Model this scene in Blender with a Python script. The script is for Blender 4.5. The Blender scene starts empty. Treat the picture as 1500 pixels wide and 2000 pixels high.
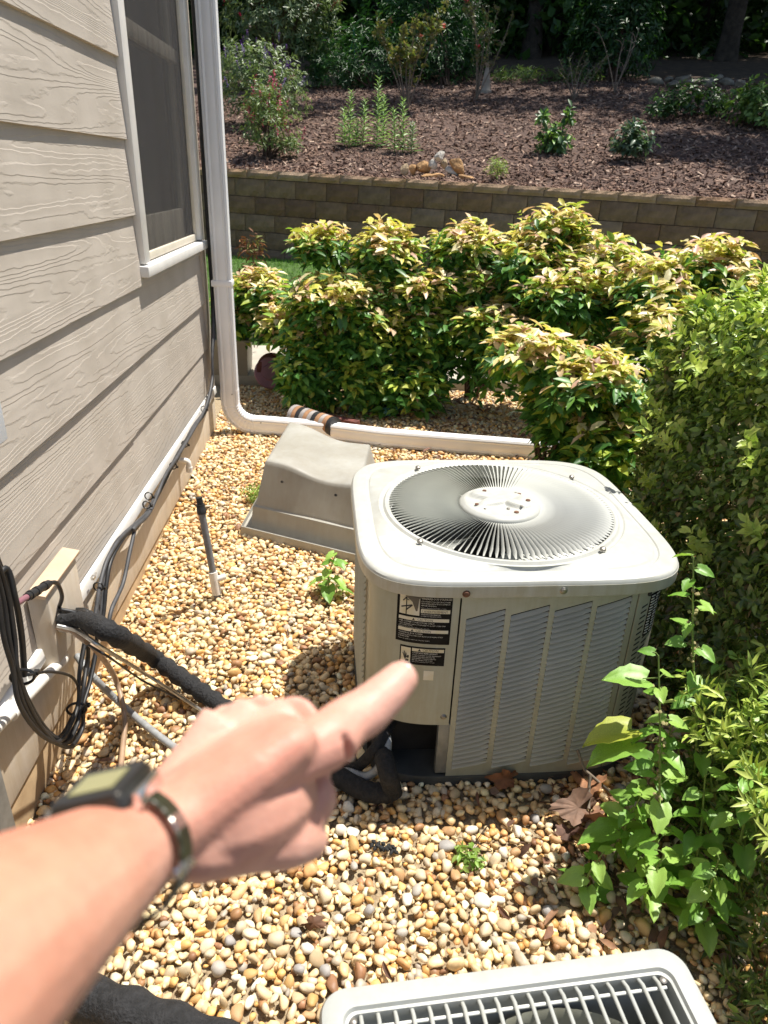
import bpy, bmesh, math, random
import numpy as np
from mathutils import Vector, Matrix

# ------------------------------------------------------------------ camera, sky, sun
SC = bpy.context.scene
COL = SC.collection
rnd = random.Random(7)
rng = np.random.default_rng(7)
PI = math.pi
H = 1.55
PP = np.array([750., 1000.]); FPX = 1385.
_dn = np.array([640-750, 3900-1000, FPX]); _dn /= np.linalg.norm(_dn)
_fw = np.array([697-750, 338-1000, FPX]); _fw -= _dn*_fw.dot(_dn); _fw /= np.linalg.norm(_fw)
_up = -_dn
_rt = np.cross(_fw, _up)
if _rt[0] < 0: _rt = -_rt
RW = np.array([_rt, _fw, _up])            # world = RW @ (x right, y down, z forward)
CAM = np.array([0, 0, H])

cam_d = bpy.data.cameras.new('camera'); cam = bpy.data.objects.new('camera', cam_d); COL.objects.link(cam)
cam_d.sensor_fit = 'VERTICAL'; cam_d.sensor_height = 34.6; cam_d.lens = FPX/2000*34.6
cam_d.clip_start = 0.02; cam_d.clip_end = 500
bx = RW @ np.array([1, 0, 0]); by = RW @ np.array([0, -1, 0]); bz = RW @ np.array([0, 0, -1])
cam.matrix_world = Matrix(((bx[0], by[0], bz[0], 0), (bx[1], by[1], bz[1], 0), (bx[2], by[2], bz[2], H), (0, 0, 0, 1)))
cam_d.dof.use_dof = True; cam_d.dof.focus_distance = 2.0; cam_d.dof.aperture_fstop = 7.0
SC.camera = cam

world = bpy.data.worlds.new('World'); SC.world = world; world.use_nodes = True
wn = world.node_tree
SUN = Vector((.21, .13, .66)).normalized()
sky = wn.nodes.new('ShaderNodeTexSky'); sky.sky_type = 'NISHITA'; sky.sun_disc = False
sky.sun_elevation = math.asin(SUN.z); sky.sun_rotation = math.atan2(SUN.x, SUN.y)
sky.air_density = 1.0; sky.dust_density = 1.2; sky.ozone_density = 1.0
wn.links.new(sky.outputs[0], wn.nodes['Background'].inputs[0])
wn.nodes['Background'].inputs[1].default_value = 0.085
sun_d = bpy.data.lights.new('sun', 'SUN'); sun = bpy.data.objects.new('sun', sun_d); COL.objects.link(sun)
sun_d.energy = 5.0; sun_d.angle = math.radians(.55); sun_d.color = (1, .95, .87)
sun.rotation_euler = SUN.to_track_quat('Z', 'Y').to_euler()
SC.view_settings.view_transform = 'Standard'; SC.view_settings.look = 'None'
SC.view_settings.exposure = 0.66; SC.view_settings.gamma = 1.0; SC.view_settings.use_curve_mapping = False
SC.cycles.max_bounces = 8; SC.cycles.transparent_max_bounces = 12

# ------------------------------------------------------------------ measuring helpers (photo pixel on a known plane -> metres)
def _ray(x, y): return RW @ np.array([x-PP[0], y-PP[1], FPX])
def PZ(x, y, z=0.):
    d = _ray(x, y); return Vector(CAM + d*((z-H)/d[2]))
def PX(x, y, X):
    d = _ray(x, y); return Vector(CAM + d*(X/d[0]))
def PY(x, y, Y):
    d = _ray(x, y); return Vector(CAM + d*(Y/d[1]))
def PD(x, y, dep):
    return Vector(CAM + _ray(x, y)*(dep/FPX))

# ------------------------------------------------------------------ materials
def _new(name):
    m = bpy.data.materials.new(name); m.use_nodes = True
    return m, m.node_tree.nodes, m.node_tree.links, m.node_tree.nodes['Principled BSDF']

def pmat(name, c, rough=.6, var=.12, scale=6., bump=0., bscale=60., metal=0., spec=.5, c2=None, detail=4., lo=.35, hi=.65, bdist=.002, streak=0.):
    m, n, l, b = _new(name)
    tc = n.new('ShaderNodeTexCoord')
    nz = n.new('ShaderNodeTexNoise'); nz.inputs['Scale'].default_value = scale; nz.inputs['Detail'].default_value = detail
    l.new(tc.outputs['Object'], nz.inputs['Vector'])
    cr = n.new('ShaderNodeValToRGB')
    a = tuple(min(1, v*(1-var)) for v in c) if c2 is None else c
    d = tuple(min(1, v*(1+var)) for v in c) if c2 is None else c2
    cr.color_ramp.elements[0].position = lo; cr.color_ramp.elements[1].position = hi
    cr.color_ramp.elements[0].color = (*a, 1); cr.color_ramp.elements[1].color = (*d, 1)
    l.new(nz.outputs['Fac'], cr.inputs[0]); l.new(cr.outputs[0], b.inputs['Base Color'])
    if streak:                                                      # run-off stains and grime
        mp = n.new('ShaderNodeMapping'); mp.inputs['Scale'].default_value = (1, 1, .10); l.new(tc.outputs['Object'], mp.inputs[0])
        ns = n.new('ShaderNodeTexNoise'); ns.inputs['Scale'].default_value = 34; ns.inputs['Detail'].default_value = 6; ns.inputs['Roughness'].default_value = .65; l.new(mp.outputs[0], ns.inputs['Vector'])
        nd2 = n.new('ShaderNodeTexNoise'); nd2.inputs['Scale'].default_value = 5; nd2.inputs['Detail'].default_value = 8; nd2.inputs['Roughness'].default_value = .7; l.new(tc.outputs['Object'], nd2.inputs['Vector'])
        av = n.new('ShaderNodeMath'); av.operation = 'MULTIPLY'; l.new(ns.outputs['Fac'], av.inputs[0]); l.new(nd2.outputs['Fac'], av.inputs[1])
        ms_ = n.new('ShaderNodeMapRange'); ms_.inputs[1].default_value = .17; ms_.inputs[2].default_value = .34; ms_.inputs[3].default_value = 0; ms_.inputs[4].default_value = streak; l.new(av.outputs[0], ms_.inputs[0])
        mg = n.new('ShaderNodeMix'); mg.data_type = 'RGBA'; mg.blend_type = 'MULTIPLY'; mg.inputs['B'].default_value = (.72, .64, .48, 1); l.new(ms_.outputs[0], mg.inputs['Factor']); l.new(cr.outputs[0], mg.inputs['A']); l.new(mg.outputs['Result'], b.inputs['Base Color'])
    b.inputs['Roughness'].default_value = rough; b.inputs['Metallic'].default_value = metal
    b.inputs['Specular IOR Level'].default_value = spec
    if bump:
        n2 = n.new('ShaderNodeTexNoise'); n2.inputs['Scale'].default_value = bscale; n2.inputs['Detail'].default_value = 5
        l.new(tc.outputs['Object'], n2.inputs['Vector'])
        bp = n.new('ShaderNodeBump'); bp.inputs['Strength'].default_value = bump; bp.inputs['Distance'].default_value = bdist
        l.new(n2.outputs['Fac'], bp.inputs['Height']); l.new(bp.outputs[0], b.inputs['Normal'])
    return m

def attr_mat(name, rough=.6, var=.25, scale=60., trans=0., bump=0., bscale=120., spec=.5, bdist=.001, tint=(1.25, 1.35, .7)):
    """colour comes from the mesh attribute Col, broken up by noise; trans = share of translucency (leaves)"""
    m, n, l, b = _new(name)
    at = n.new('ShaderNodeAttribute'); at.attribute_name = 'Col'
    tc = n.new('ShaderNodeTexCoord')
    nz = n.new('ShaderNodeTexNoise'); nz.inputs['Scale'].default_value = scale; nz.inputs['Detail'].default_value = 5
    l.new(tc.outputs['Object'], nz.inputs['Vector'])
    mr = n.new('ShaderNodeMapRange'); mr.inputs[1].default_value = .3; mr.inputs[2].default_value = .7
    mr.inputs[3].default_value = 1-var; mr.inputs[4].default_value = 1+var
    l.new(nz.outputs['Fac'], mr.inputs[0])
    mx = n.new('ShaderNodeVectorMath'); mx.operation = 'SCALE'
    l.new(at.outputs['Color'], mx.inputs[0]); l.new(mr.outputs[0], mx.inputs['Scale'])
    l.new(mx.outputs[0], b.inputs['Base Color'])
    b.inputs['Roughness'].default_value = rough; b.inputs['Specular IOR Level'].default_value = spec
    if bump:
        n2 = n.new('ShaderNodeTexNoise'); n2.inputs['Scale'].default_value = bscale; n2.inputs['Detail'].default_value = 4
        l.new(tc.outputs['Object'], n2.inputs['Vector'])
        bp = n.new('ShaderNodeBump'); bp.inputs['Strength'].default_value = bump; bp.inputs['Distance'].default_value = bdist
        l.new(n2.outputs['Fac'], bp.inputs['Height']); l.new(bp.outputs[0], b.inputs['Normal'])
    if trans:
        tl = n.new('ShaderNodeBsdfTranslucent'); ms = n.new('ShaderNodeMixShader'); ms.inputs[0].default_value = trans
        vm = n.new('ShaderNodeVectorMath'); vm.operation = 'MULTIPLY'; vm.inputs[1].default_value = tint
        l.new(mx.outputs[0], vm.inputs[0]); l.new(vm.outputs[0], tl.inputs[0])
        l.new(b.outputs[0], ms.inputs[1]); l.new(tl.outputs[0], ms.inputs[2])
        l.new(ms.outputs[0], n['Material Output'].inputs[0])
    return m

def siding_mat():
    m, n, l, b = _new('painted_woodgrain_siding')
    tc = n.new('ShaderNodeTexCoord'); oi = n.new('ShaderNodeObjectInfo')
    ad = n.new('ShaderNodeVectorMath'); ad.operation = 'ADD'
    mu = n.new('ShaderNodeVectorMath'); mu.operation = 'MULTIPLY'; mu.inputs[1].default_value = (0, .42, 8.)
    l.new(tc.outputs['Object'], mu.inputs[0])
    cx = n.new('ShaderNodeCombineXYZ')
    rm = n.new('ShaderNodeMath'); rm.operation = 'MULTIPLY'; rm.inputs[1].default_value = 37.
    l.new(oi.outputs['Random'], rm.inputs[0]); l.new(rm.outputs[0], cx.inputs[0]); l.new(rm.outputs[0], cx.inputs[2])
    l.new(mu.outputs[0], ad.inputs[0]); l.new(cx.outputs[0], ad.inputs[1])
    nz = n.new('ShaderNodeTexNoise'); nz.inputs['Scale'].default_value = .9; nz.inputs['Detail'].default_value = 2.0; nz.inputs['Roughness'].default_value = .35
    l.new(ad.outputs[0], nz.inputs['Vector'])
    # fine ripple so the contour lines wobble
    mu2 = n.new('ShaderNodeVectorMath'); mu2.operation = 'MULTIPLY'; mu2.inputs[1].default_value = (0, 14., 40.)
    l.new(tc.outputs['Object'], mu2.inputs[0])
    nz2 = n.new('ShaderNodeTexNoise'); nz2.inputs['Scale'].default_value = 1.; nz2.inputs['Detail'].default_value = 3
    l.new(mu2.outputs[0], nz2.inputs['Vector'])
    m1 = n.new('ShaderNodeMath'); m1.operation = 'MULTIPLY_ADD'; m1.inputs[1].default_value = 30.
    m2 = n.new('ShaderNodeMath'); m2.operation = 'MULTIPLY'; m2.inputs[1].default_value = .9
    l.new(nz2.outputs['Fac'], m2.inputs[0])
    l.new(nz.outputs['Fac'], m1.inputs[0]); l.new(m2.outputs[0], m1.inputs[2])
    fr = n.new('ShaderNodeMath'); fr.operation = 'FRACT'; l.new(m1.outputs[0], fr.inputs[0])
    cr = n.new('ShaderNodeValToRGB'); e = cr.color_ramp.elements
    e[0].position = 0; e[0].color = (.0, .0, .0, 1); e[1].position = 1; e[1].color = (.55, .55, .55, 1)
    x = e.new(.22); x.color = (1, 1, 1, 1); x = e.new(.75); x.color = (.62, .62, .62, 1)
    l.new(fr.outputs[0], cr.inputs[0])
    ma = n.new('ShaderNodeMath'); ma.operation = 'MULTIPLY_ADD'; ma.inputs[1].default_value = .25
    l.new(nz2.outputs['Fac'], ma.inputs[0]); l.new(cr.outputs[0], ma.inputs[2])
    bp = n.new('ShaderNodeBump'); bp.inputs['Strength'].default_value = .42; bp.inputs['Distance'].default_value = .0022
    l.new(ma.outputs[0], bp.inputs['Height']); l.new(bp.outputs[0], b.inputs['Normal'])
    nz3 = n.new('ShaderNodeTexNoise'); nz3.inputs['Scale'].default_value = 5; nz3.inputs['Detail'].default_value = 6
    l.new(tc.outputs['Object'], nz3.inputs['Vector'])
    c3 = n.new('ShaderNodeValToRGB'); c3.color_ramp.elements[0].color = (.435, .385, .325, 1); c3.color_ramp.elements[1].color = (.52, .465, .40, 1)
    c3.color_ramp.elements[0].position = .3; c3.color_ramp.elements[1].position = .7
    l.new(nz3.outputs['Fac'], c3.inputs[0]); l.new(c3.outputs[0], b.inputs['Base Color'])
    b.inputs['Roughness'].default_value = .62
    return m

def mesh_screen_mat():
    m, n, l, b = _new('insect_screen')
    b.inputs['Base Color'].default_value = (.06, .056, .055, 1); b.inputs['Roughness'].default_value = .7
    tr = n.new('ShaderNodeBsdfTransparent'); ms = n.new('ShaderNodeMixShader')
    tc = n.new('ShaderNodeTexCoord'); nz = n.new('ShaderNodeTexNoise'); nz.inputs['Scale'].default_value = 6
    mp = n.new('ShaderNodeMapping'); mp.inputs['Scale'].default_value = (1, 3, .3)
    l.new(tc.outputs['Object'], mp.inputs[0]); l.new(mp.outputs[0], nz.inputs['Vector'])
    mr = n.new('ShaderNodeMapRange'); mr.inputs[3].default_value = .28; mr.inputs[4].default_value = .62
    l.new(nz.outputs['Fac'], mr.inputs[0]); l.new(mr.outputs[0], ms.inputs[0])
    l.new(tr.outputs[0], ms.inputs[1]); l.new(b.outputs[0], ms.inputs[2]); l.new(ms.outputs[0], n['Material Output'].inputs[0])
    return m

def glass_mat():
    m, n, l, b = _new('window_glass')
    gl = n.new('ShaderNodeBsdfGlossy'); gl.inputs['Roughness'].default_value = .02; gl.inputs['Color'].default_value = (.9, .93, .95, 1)
    tr = n.new('ShaderNodeBsdfTransparent'); tr.inputs[0].default_value = (.86, .89, .88, 1)
    fr = n.new('ShaderNodeFresnel'); fr.inputs[0].default_value = 1.5
    ms = n.new('ShaderNodeMixShader'); l.new(fr.outputs[0], ms.inputs[0])
    l.new(tr.outputs[0], ms.inputs[1]); l.new(gl.outputs[0], ms.inputs[2]); l.new(ms.outputs[0], n['Material Output'].inputs[0])
    return m

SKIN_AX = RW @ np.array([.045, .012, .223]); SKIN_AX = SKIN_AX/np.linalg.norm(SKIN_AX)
def skin_mat():
    m, n, l, b = _new('skin')
    tc = n.new('ShaderNodeTexCoord')
    nz = n.new('ShaderNodeTexNoise'); nz.inputs['Scale'].default_value = 22; nz.inputs['Detail'].default_value = 6
    l.new(tc.outputs['Object'], nz.inputs['Vector'])
    cr = n.new('ShaderNodeValToRGB'); e = cr.color_ramp.elements
    e[0].position = .3; e[0].color = (.54, .285, .22, 1); e[1].position = .68; e[1].color = (.68, .425, .34, 1)
    l.new(nz.outputs['Fac'], cr.inputs[0])
    nb = n.new('ShaderNodeTexNoise'); nb.inputs['Scale'].default_value = 9; nb.inputs['Detail'].default_value = 3; l.new(tc.outputs['Object'], nb.inputs['Vector'])
    m4 = n.new('ShaderNodeMix'); m4.data_type = 'RGBA'; m4.blend_type = 'MULTIPLY'; m4.inputs['Factor'].default_value = .9
    c4 = n.new('ShaderNodeValToRGB'); c4.color_ramp.elements[0].position = .4; c4.color_ramp.elements[1].position = .62; c4.color_ramp.elements[0].color = (1, .84, .79, 1); c4.color_ramp.elements[1].color = (1, 1, 1, 1)
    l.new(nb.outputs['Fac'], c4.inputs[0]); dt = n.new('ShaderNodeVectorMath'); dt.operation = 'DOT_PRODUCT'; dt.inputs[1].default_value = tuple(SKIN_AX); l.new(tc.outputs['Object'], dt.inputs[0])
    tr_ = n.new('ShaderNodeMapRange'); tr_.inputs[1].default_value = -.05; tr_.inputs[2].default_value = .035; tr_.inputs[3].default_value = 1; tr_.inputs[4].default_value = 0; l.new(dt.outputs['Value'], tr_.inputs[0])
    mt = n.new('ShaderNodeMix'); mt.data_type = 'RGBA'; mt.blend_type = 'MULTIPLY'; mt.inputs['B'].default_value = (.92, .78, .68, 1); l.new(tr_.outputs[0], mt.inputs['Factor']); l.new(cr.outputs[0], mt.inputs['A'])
    l.new(mt.outputs['Result'], m4.inputs['A']); l.new(c4.outputs[0], m4.inputs['B'])
    n3 = n.new('ShaderNodeTexNoise'); n3.inputs['Scale'].default_value = 160; n3.inputs['Detail'].default_value = 3
    l.new(tc.outputs['Object'], n3.inputs['Vector'])
    mr = n.new('ShaderNodeMapRange'); mr.inputs[3].default_value = .85; mr.inputs[4].default_value = 1.12; l.new(n3.outputs['Fac'], mr.inputs[0])
    mx = n.new('ShaderNodeVectorMath'); mx.operation = 'SCALE'; l.new(m4.outputs['Result'], mx.inputs[0]); l.new(mr.outputs[0], mx.inputs['Scale'])
    l.new(mx.outputs[0], b.inputs['Base Color'])
    b.inputs['Roughness'].default_value = .5; b.inputs['Subsurface Weight'].default_value = .18
    b.inputs['Subsurface Radius'].default_value = (.01, .004, .002); b.inputs['Subsurface Scale'].default_value = .6
    b.inputs['Specular IOR Level'].default_value = .35
    v = n.new('ShaderNodeTexVoronoi'); v.inputs['Scale'].default_value = 420; l.new(tc.outputs['Object'], v.inputs['Vector'])
    bp = n.new('ShaderNodeBump'); bp.inputs['Strength'].default_value = .25; bp.inputs['Distance'].default_value = .0006
    l.new(v.outputs['Distance'], bp.inputs['Height']); l.new(bp.outputs[0], b.inputs['Normal'])
    return m

M = {}
M['siding'] = siding_mat()
M['tan'] = pmat('raw_pine_edge', (.52, .37, .24), .7, .15, 12, c2=(.60, .45, .31))
M['trim'] = pmat('white_trim_paint', (.74, .72, .68), .5, .05, 9, .15, 90)
M['skirt'] = pmat('cream_painted_skirting', (.60, .535, .45), .6, .07, 5, .15, 70, streak=.5)
M['beam'] = pmat('tan_timber_sill', (.34, .235, .13), .8, .25, 12, .4, 80, c2=(.46, .33, .19))
M['pvc'] = pmat('white_aluminium_downspout', (.86, .86, .86), .35, .03, 5, .05, 30)
M['whitepipe'] = pmat('aged_white_pvc', (.72, .69, .63), .5, .08, 20)
M['vinyl'] = pmat('almond_vinyl', (.63, .57, .46), .45, .06, 10)
M['black_cable'] = pmat('black_cable_sheath', (.018, .018, .019), .5, .3, 30, .1, 100)
M['grey_cable'] = pmat('grey_weathered_cable', (.055, .055, .058), .55, .25, 25)
M['tie'] = pmat('black_nylon_tie', (.012, .012, .012), .4, .2, 30)
M['foam'] = pmat('black_pipe_foam', (.014, .014, .015), .85, .4, 60, 1., 130, bdist=.006)
M['metal'] = pmat('dull_zinc', (.55, .54, .51), .38, .2, 40, metal=.85)
M['chrome'] = pmat('chrome', (.75, .75, .76), .12, .05, 40, metal=1.)
M['flex'] = pmat('grey_flexible_conduit', (.30, .31, .31), .45, .15, 40)
M['tanhose'] = pmat('tan_condensate_hose', (.33, .22, .14), .45, .2, 25)
M['cap'] = pmat('black_plastic', (.02, .02, .021), .45, .2, 30)
M['riser'] = pmat('grey_pvc_riser', (.17, .175, .185), .5, .15, 40)
M['tub'] = pmat('weathered_grey_plastic', (.32, .305, .265), .42, .08, 4, .12, 50, c2=(.40, .395, .36), streak=.28)
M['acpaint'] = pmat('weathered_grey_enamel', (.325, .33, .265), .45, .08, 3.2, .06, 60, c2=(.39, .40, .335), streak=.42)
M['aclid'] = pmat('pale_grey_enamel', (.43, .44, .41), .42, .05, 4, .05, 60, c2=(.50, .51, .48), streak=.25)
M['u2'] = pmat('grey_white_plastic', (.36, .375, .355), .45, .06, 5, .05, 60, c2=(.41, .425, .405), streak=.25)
M['acskirt'] = pmat('shaded_stained_enamel', (.40, .395, .34), .42, .1, 5, .05, 60, c2=(.46, .465, .425), streak=.6)  # darker than the lid: shade on its rim put into the colour, with stains
M['acblade'] = pmat('pale_grey_wire', (.66, .67, .62), .4, .06, 10)
M['louver'] = pmat('blue_grey_enamel', (.385, .38, .325), .7, .1, 8, c2=(.44, .435, .38), spec=.12)
M['dark'] = pmat('black_parts_and_shade', (.02, .02, .02), .8, .3, 20)  # true black parts; also stands in for shade in gaps, slots and holes
M['coil'] = pmat('dusty_aluminium_fins', (.05, .052, .05), .6, .3, 30, metal=.3)
M['basepan'] = pmat('dark_grey_base_pan', (.06, .062, .058), .6, .25, 12)
M['post'] = pmat('galvanised_post', (.24, .25, .245), .5, .2, 20, metal=.4)
M['rust'] = pmat('rusty_steel', (.12, .055, .03), .8, .4, 80, .3, 120)
M['bolt'] = pmat('steel_bolt', (.28, .26, .23), .4, .2, 60, metal=.8)
M['sticker'] = pmat('black_sticker', (.014, .013, .012), .75, .35, 30, spec=.1)
M['stickerw'] = pmat('yellowed_label_paper', (.66, .62, .52), .6, .1, 30, c2=(.60, .53, .34))
M['ink'] = pmat('black_ink', (.02, .02, .02), .6, .2, 30)
M['inkw'] = pmat('faded_white_ink', (.62, .60, .54), .6, .1, 60)
M['flap'] = pmat('brown_sticker_back', (.14, .115, .08), .6, .2, 25)
M["soil"] = pmat('dark_soil', (.045, .03, .02), .95, .4, 14, .6, 60, bdist=.01)
M['grit'] = pmat('sandy_grit', (.30, .22, .13), .95, .4, 60, 1., 140, c2=(.42, .34, .22), bdist=.01)
M['mulchbase'] = pmat('mulch_base', (.085, .05, .037), .95, .5, 40, .8, 90, bdist=.01)
M['concrete'] = pmat('concrete', (.42, .38, .31), .85, .12, 7, .3, 160)
M['lawnbase'] = pmat('lawn_soil', (.05, .10, .015), .95, .35, 20)
M['forest'] = pmat('forest_leaf_litter', (.07, .045, .025), .95, .5, 6, .6, 30, bdist=.02)
M['bark'] = pmat('dark_bark', (.05, .04, .03), .9, .4, 7, 1., 25, bdist=.03)
M['twig'] = pmat('grey_twig', (.20, .16, .12), .85, .3, 30)
M['seed'] = pmat('dry_seed_heads', (.27, .22, .10), .85, .2, 40, c2=(.36, .34, .15))
M['stem'] = pmat('brown_stem', (.07, .04, .025), .8, .35, 30)
M['gstem'] = pmat('green_stem', (.16, .24, .05), .6, .25, 40)
M['glass'] = glass_mat(); M['screen'] = mesh_screen_mat(); M['skin'] = skin_mat()
M['interior'] = pmat('dim_room_wall', (.22, .21, .2), .9, .1, 3)
M['blind'] = pmat('white_blind_slat', (.6, .6, .58), .6, .05, 9)
M['planter'] = pmat('taupe_resin_planter', (.30, .275, .225), .6, .1, 6, .2, 40)
M['mauve'] = pmat('mauve_plastic', (.22, .10, .12), .5, .15, 9)
M['teal'] = pmat('teal_plastic', (.07, .22, .21), .4, .2, 12)
M['brick'] = pmat('dark_red_brick', (.13, .04, .03), .85, .3, 30, .3, 90)
M['orange'] = pmat('faded_orange_stripe', (.34, .18, .09), .8, .2, 20)
M['matgrey'] = pmat('pale_grey_stripe', (.33, .30, .28), .8, .15, 20)
M['lcd'] = pmat('olive_lcd', (.27, .25, .10), .15, .08, 30, spec=.6)
M['watch'] = pmat('gunmetal_watch', (.07, .065, .055), .3, .2, 40, metal=.7)
M['steel'] = pmat('brushed_steel', (.38, .36, .33), .25, .1, 60, metal=.9)
M['strap'] = pmat('olive_black_strap', (.03, .032, .016), .4, .4, 80)
M['greenmetal'] = pmat('green_painted_metal', (.05, .25, .17), .45, .1, 12)
M['palebox'] = pmat('pale_blue_grey_box', (.62, .66, .70), .4, .04, 8)
M['pedestal'] = pmat('pale_cast_stone', (.36, .31, .25), .85, .15, 8, .3, 60)
M['stone'] = attr_mat('pebble_stone', .55, .22, 55, 0, .35, 90)
M['rock'] = attr_mat('field_rock', .85, .45, 9, 0, 1., 22, bdist=.02)
M['block'] = attr_mat('splitface_concrete', .92, .34, 8, 0, 1., 28, bdist=.012)
M['chip'] = attr_mat('bark_mulch_chip', .9, .3, 30)
M['leaf'] = attr_mat('leaf', .42, .18, 45, .30)
M['gleaf'] = attr_mat('glossy_leaf', .33, .2, 40, .26)
M['dryleaf'] = attr_mat('dry_leaf', .75, .35, 40, .12, .4, 60, tint=(1.2, 1., .7))
M['grass'] = attr_mat('grass_blade', .55, .2, 3, .3)
M['petal'] = attr_mat('flower', .6, .2, 40, .25, tint=(1.2, .9, 1.))

# ------------------------------------------------------------------ mesh builder and object helpers
LOC = {}
class MB:
    def __init__(s): s.v = []; s.f = []; s.m = []
    def add(s, vs, fs, mi=0):
        o = len(s.v); s.v += [tuple(v) for v in vs]; s.f += [tuple(i+o for i in f) for f in fs]; s.m += [mi]*len(fs); return s
    def box(s, c, d, rot=None, mi=0):
        hx, hy, hz = d[0]/2, d[1]/2, d[2]/2; c = Vector(c)
        vs = [Vector((x*hx, y*hy, z*hz)) for x in (-1, 1) for y in (-1, 1) for z in (-1, 1)]
        if rot is not None: vs = [rot @ v for v in vs]
        return s.add([c+v for v in vs], [(0, 1, 3, 2), (4, 6, 7, 5), (0, 4, 5, 1), (2, 3, 7, 6), (0, 2, 6, 4), (1, 5, 7, 3)], mi)
    def hexa(s, b, t, mi=0):
        return s.add(list(b)+list(t), [(3, 2, 1, 0), (4, 5, 6, 7), (0, 1, 5, 4), (1, 2, 6, 5), (2, 3, 7, 6), (3, 0, 4, 7)], mi)
    def loft(s, rings, closed=True, caps=True, mi=0):
        n = len(rings[0]); fs = []
        for k in range(len(rings)-1):
            for i in range(n if closed else n-1):
                j = (i+1) % n
                fs.append((k*n+i, k*n+j, (k+1)*n+j, (k+1)*n+i))
        if caps and closed:
            fs.append(tuple(range(n-1, -1, -1))); fs.append(tuple((len(rings)-1)*n+i for i in range(n)))
        return s.add([p for r in rings for p in r], fs, mi)
    def tube(s, path, r, n=10, caps=True, mi=0, flat=1., up=None):
        path = [Vector(p) for p in path]
        rr = r if isinstance(r, (list, tuple)) else [r]*len(path)
        rings = []; u = None
        for i, p in enumerate(path):
            t = (path[min(i+1, len(path)-1)]-path[max(i-1, 0)]).normalized()
            if u is None:
                u = up.copy() if up is not None else (Vector((0, 0, 1)) if abs(t.z) < .9 else Vector((1, 0, 0)))
            u = (u-t*u.dot(t))
            if u.length < 1e-6: u = t.orthogonal()
            u.normalize(); w = t.cross(u)
            rings.append([p+u*(math.cos(2*PI*k/n)*rr[i]*flat)+w*(math.sin(2*PI*k/n)*rr[i]) for k in range(n)])
        return s.loft(rings, True, caps, mi)
    def lathe(s, prof, n=32, c=(0, 0, 0), mi=0, axis=None, caps=True):
        c = Vector(c); q = Vector((0, 0, 1)).rotation_difference(axis).to_matrix() if axis is not None else Matrix.Identity(3)
        rings = [[c+q @ Vector((r*math.cos(2*PI*k/n), r*math.sin(2*PI*k/n), z)) for k in range(n)] for r, z in prof]
        return s.loft(rings, True, caps, mi)

def curve(pts, n=8):
    """Catmull-Rom through the points"""
    P = [Vector(p) for p in pts]; P = [P[0]*2-P[1]]+P+[P[-1]*2-P[-2]]; out = []
    for i in range(1, len(P)-2):
        a, b, c, d = P[i-1:i+3]
        for k in range(n):
            t = k/n
            out.append(.5*((2*b)+(c-a)*t+(2*a-5*b+4*c-d)*t*t+(3*b-a-3*c+d)*t**3))
    out.append(P[-2]); return out

def link(name, me, parent=None):
    o = bpy.data.objects.new(name, me); COL.objects.link(o)
    if parent is not None:
        o.parent = parent; LOC[o.name] = LOC.get(parent.name, Vector())
    return o

def ob(name, mb, mats, parent=None, smooth=None, bevel=0., seg=2, loc=None):
    """one mesh object; vertices come in world coordinates (or in the parent's own when that is 'local')"""
    off = LOC.get(parent.name, Vector()) if parent is not None else (Vector(loc) if loc is not None else Vector())
    me = bpy.data.meshes.new(name)
    me.from_pydata([(v[0]-off.x, v[1]-off.y, v[2]-off.z) for v in mb.v], [], mb.f)
    mats = mats if isinstance(mats, (list, tuple)) else [mats]
    for m in mats: me.materials.append(M[m] if isinstance(m, str) else m)
    if len(mats) > 1: me.polygons.foreach_set('material_index', mb.m)
    bm = bmesh.new(); bm.from_mesh(me)
    bmesh.ops.recalc_face_normals(bm, faces=bm.faces)
    if bevel:
        es = [e for e in bm.edges if len(e.link_faces) == 2 and e.calc_face_angle(0) > .5]
        bmesh.ops.bevel(bm, geom=es, offset=bevel, segments=seg, affect='EDGES', profile=.5, clamp_overlap=True)
        if smooth is None: smooth = 40
    bm.to_mesh(me); bm.free()
    if smooth is not None:
        me.polygons.foreach_set('use_smooth', [True]*len(me.polygons)); me.set_sharp_from_angle(angle=math.radians(smooth))
    o = link(name, me, parent)
    if parent is None:
        LOC[o.name] = off.copy(); o.location = off
    return o

def thing(name, label, cat, loc=(0, 0, 0), group=None, rotz=0., local=False):
    o = bpy.data.objects.new(name, None); COL.objects.link(o); o.empty_display_size = .1
    o.location = loc; o.rotation_euler = (0, 0, rotz); LOC[o.name] = Vector() if local else Vector(loc)
    tag(o, label, cat, group); return o
def tag(o, label=None, cat=None, group=None, kind=None):
    if label: o['label'] = label
    if cat: o['category'] = cat
    if group: o['group'] = group
    if kind: o['kind'] = kind
    return o

def fast(name, V, F, mats, cols=None, smooth=True, parent=None, off=None):
    V = np.asarray(V, dtype=np.float32).reshape(-1, 3); F = np.asarray(F, dtype=np.int32); k = F.shape[1]
    if off is None and parent is not None: off = LOC.get(parent.name, Vector())
    if off is not None: V = V-np.array(off, dtype=np.float32)
    me = bpy.data.meshes.new(name)
    me.vertices.add(len(V)); me.vertices.foreach_set('co', V.ravel())
    me.loops.add(F.size); me.loops.foreach_set('vertex_index', F.ravel())
    me.polygons.add(len(F)); me.polygons.foreach_set('loop_start', np.arange(len(F), dtype=np.int32)*k)
    me.polygons.foreach_set('loop_total', np.full(len(F), k, dtype=np.int32))
    me.polygons.foreach_set('use_smooth', np.full(len(F), smooth))
    me.materials.append(M[mats]); me.update(calc_edges=True)
    if cols is not None:
        a = me.attributes.new('Col', 'FLOAT_COLOR', 'POINT')
        c = np.ones((len(V), 4), dtype=np.float32); c[:, :3] = cols; a.data.foreach_set('color', c.ravel())
    return me

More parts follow.
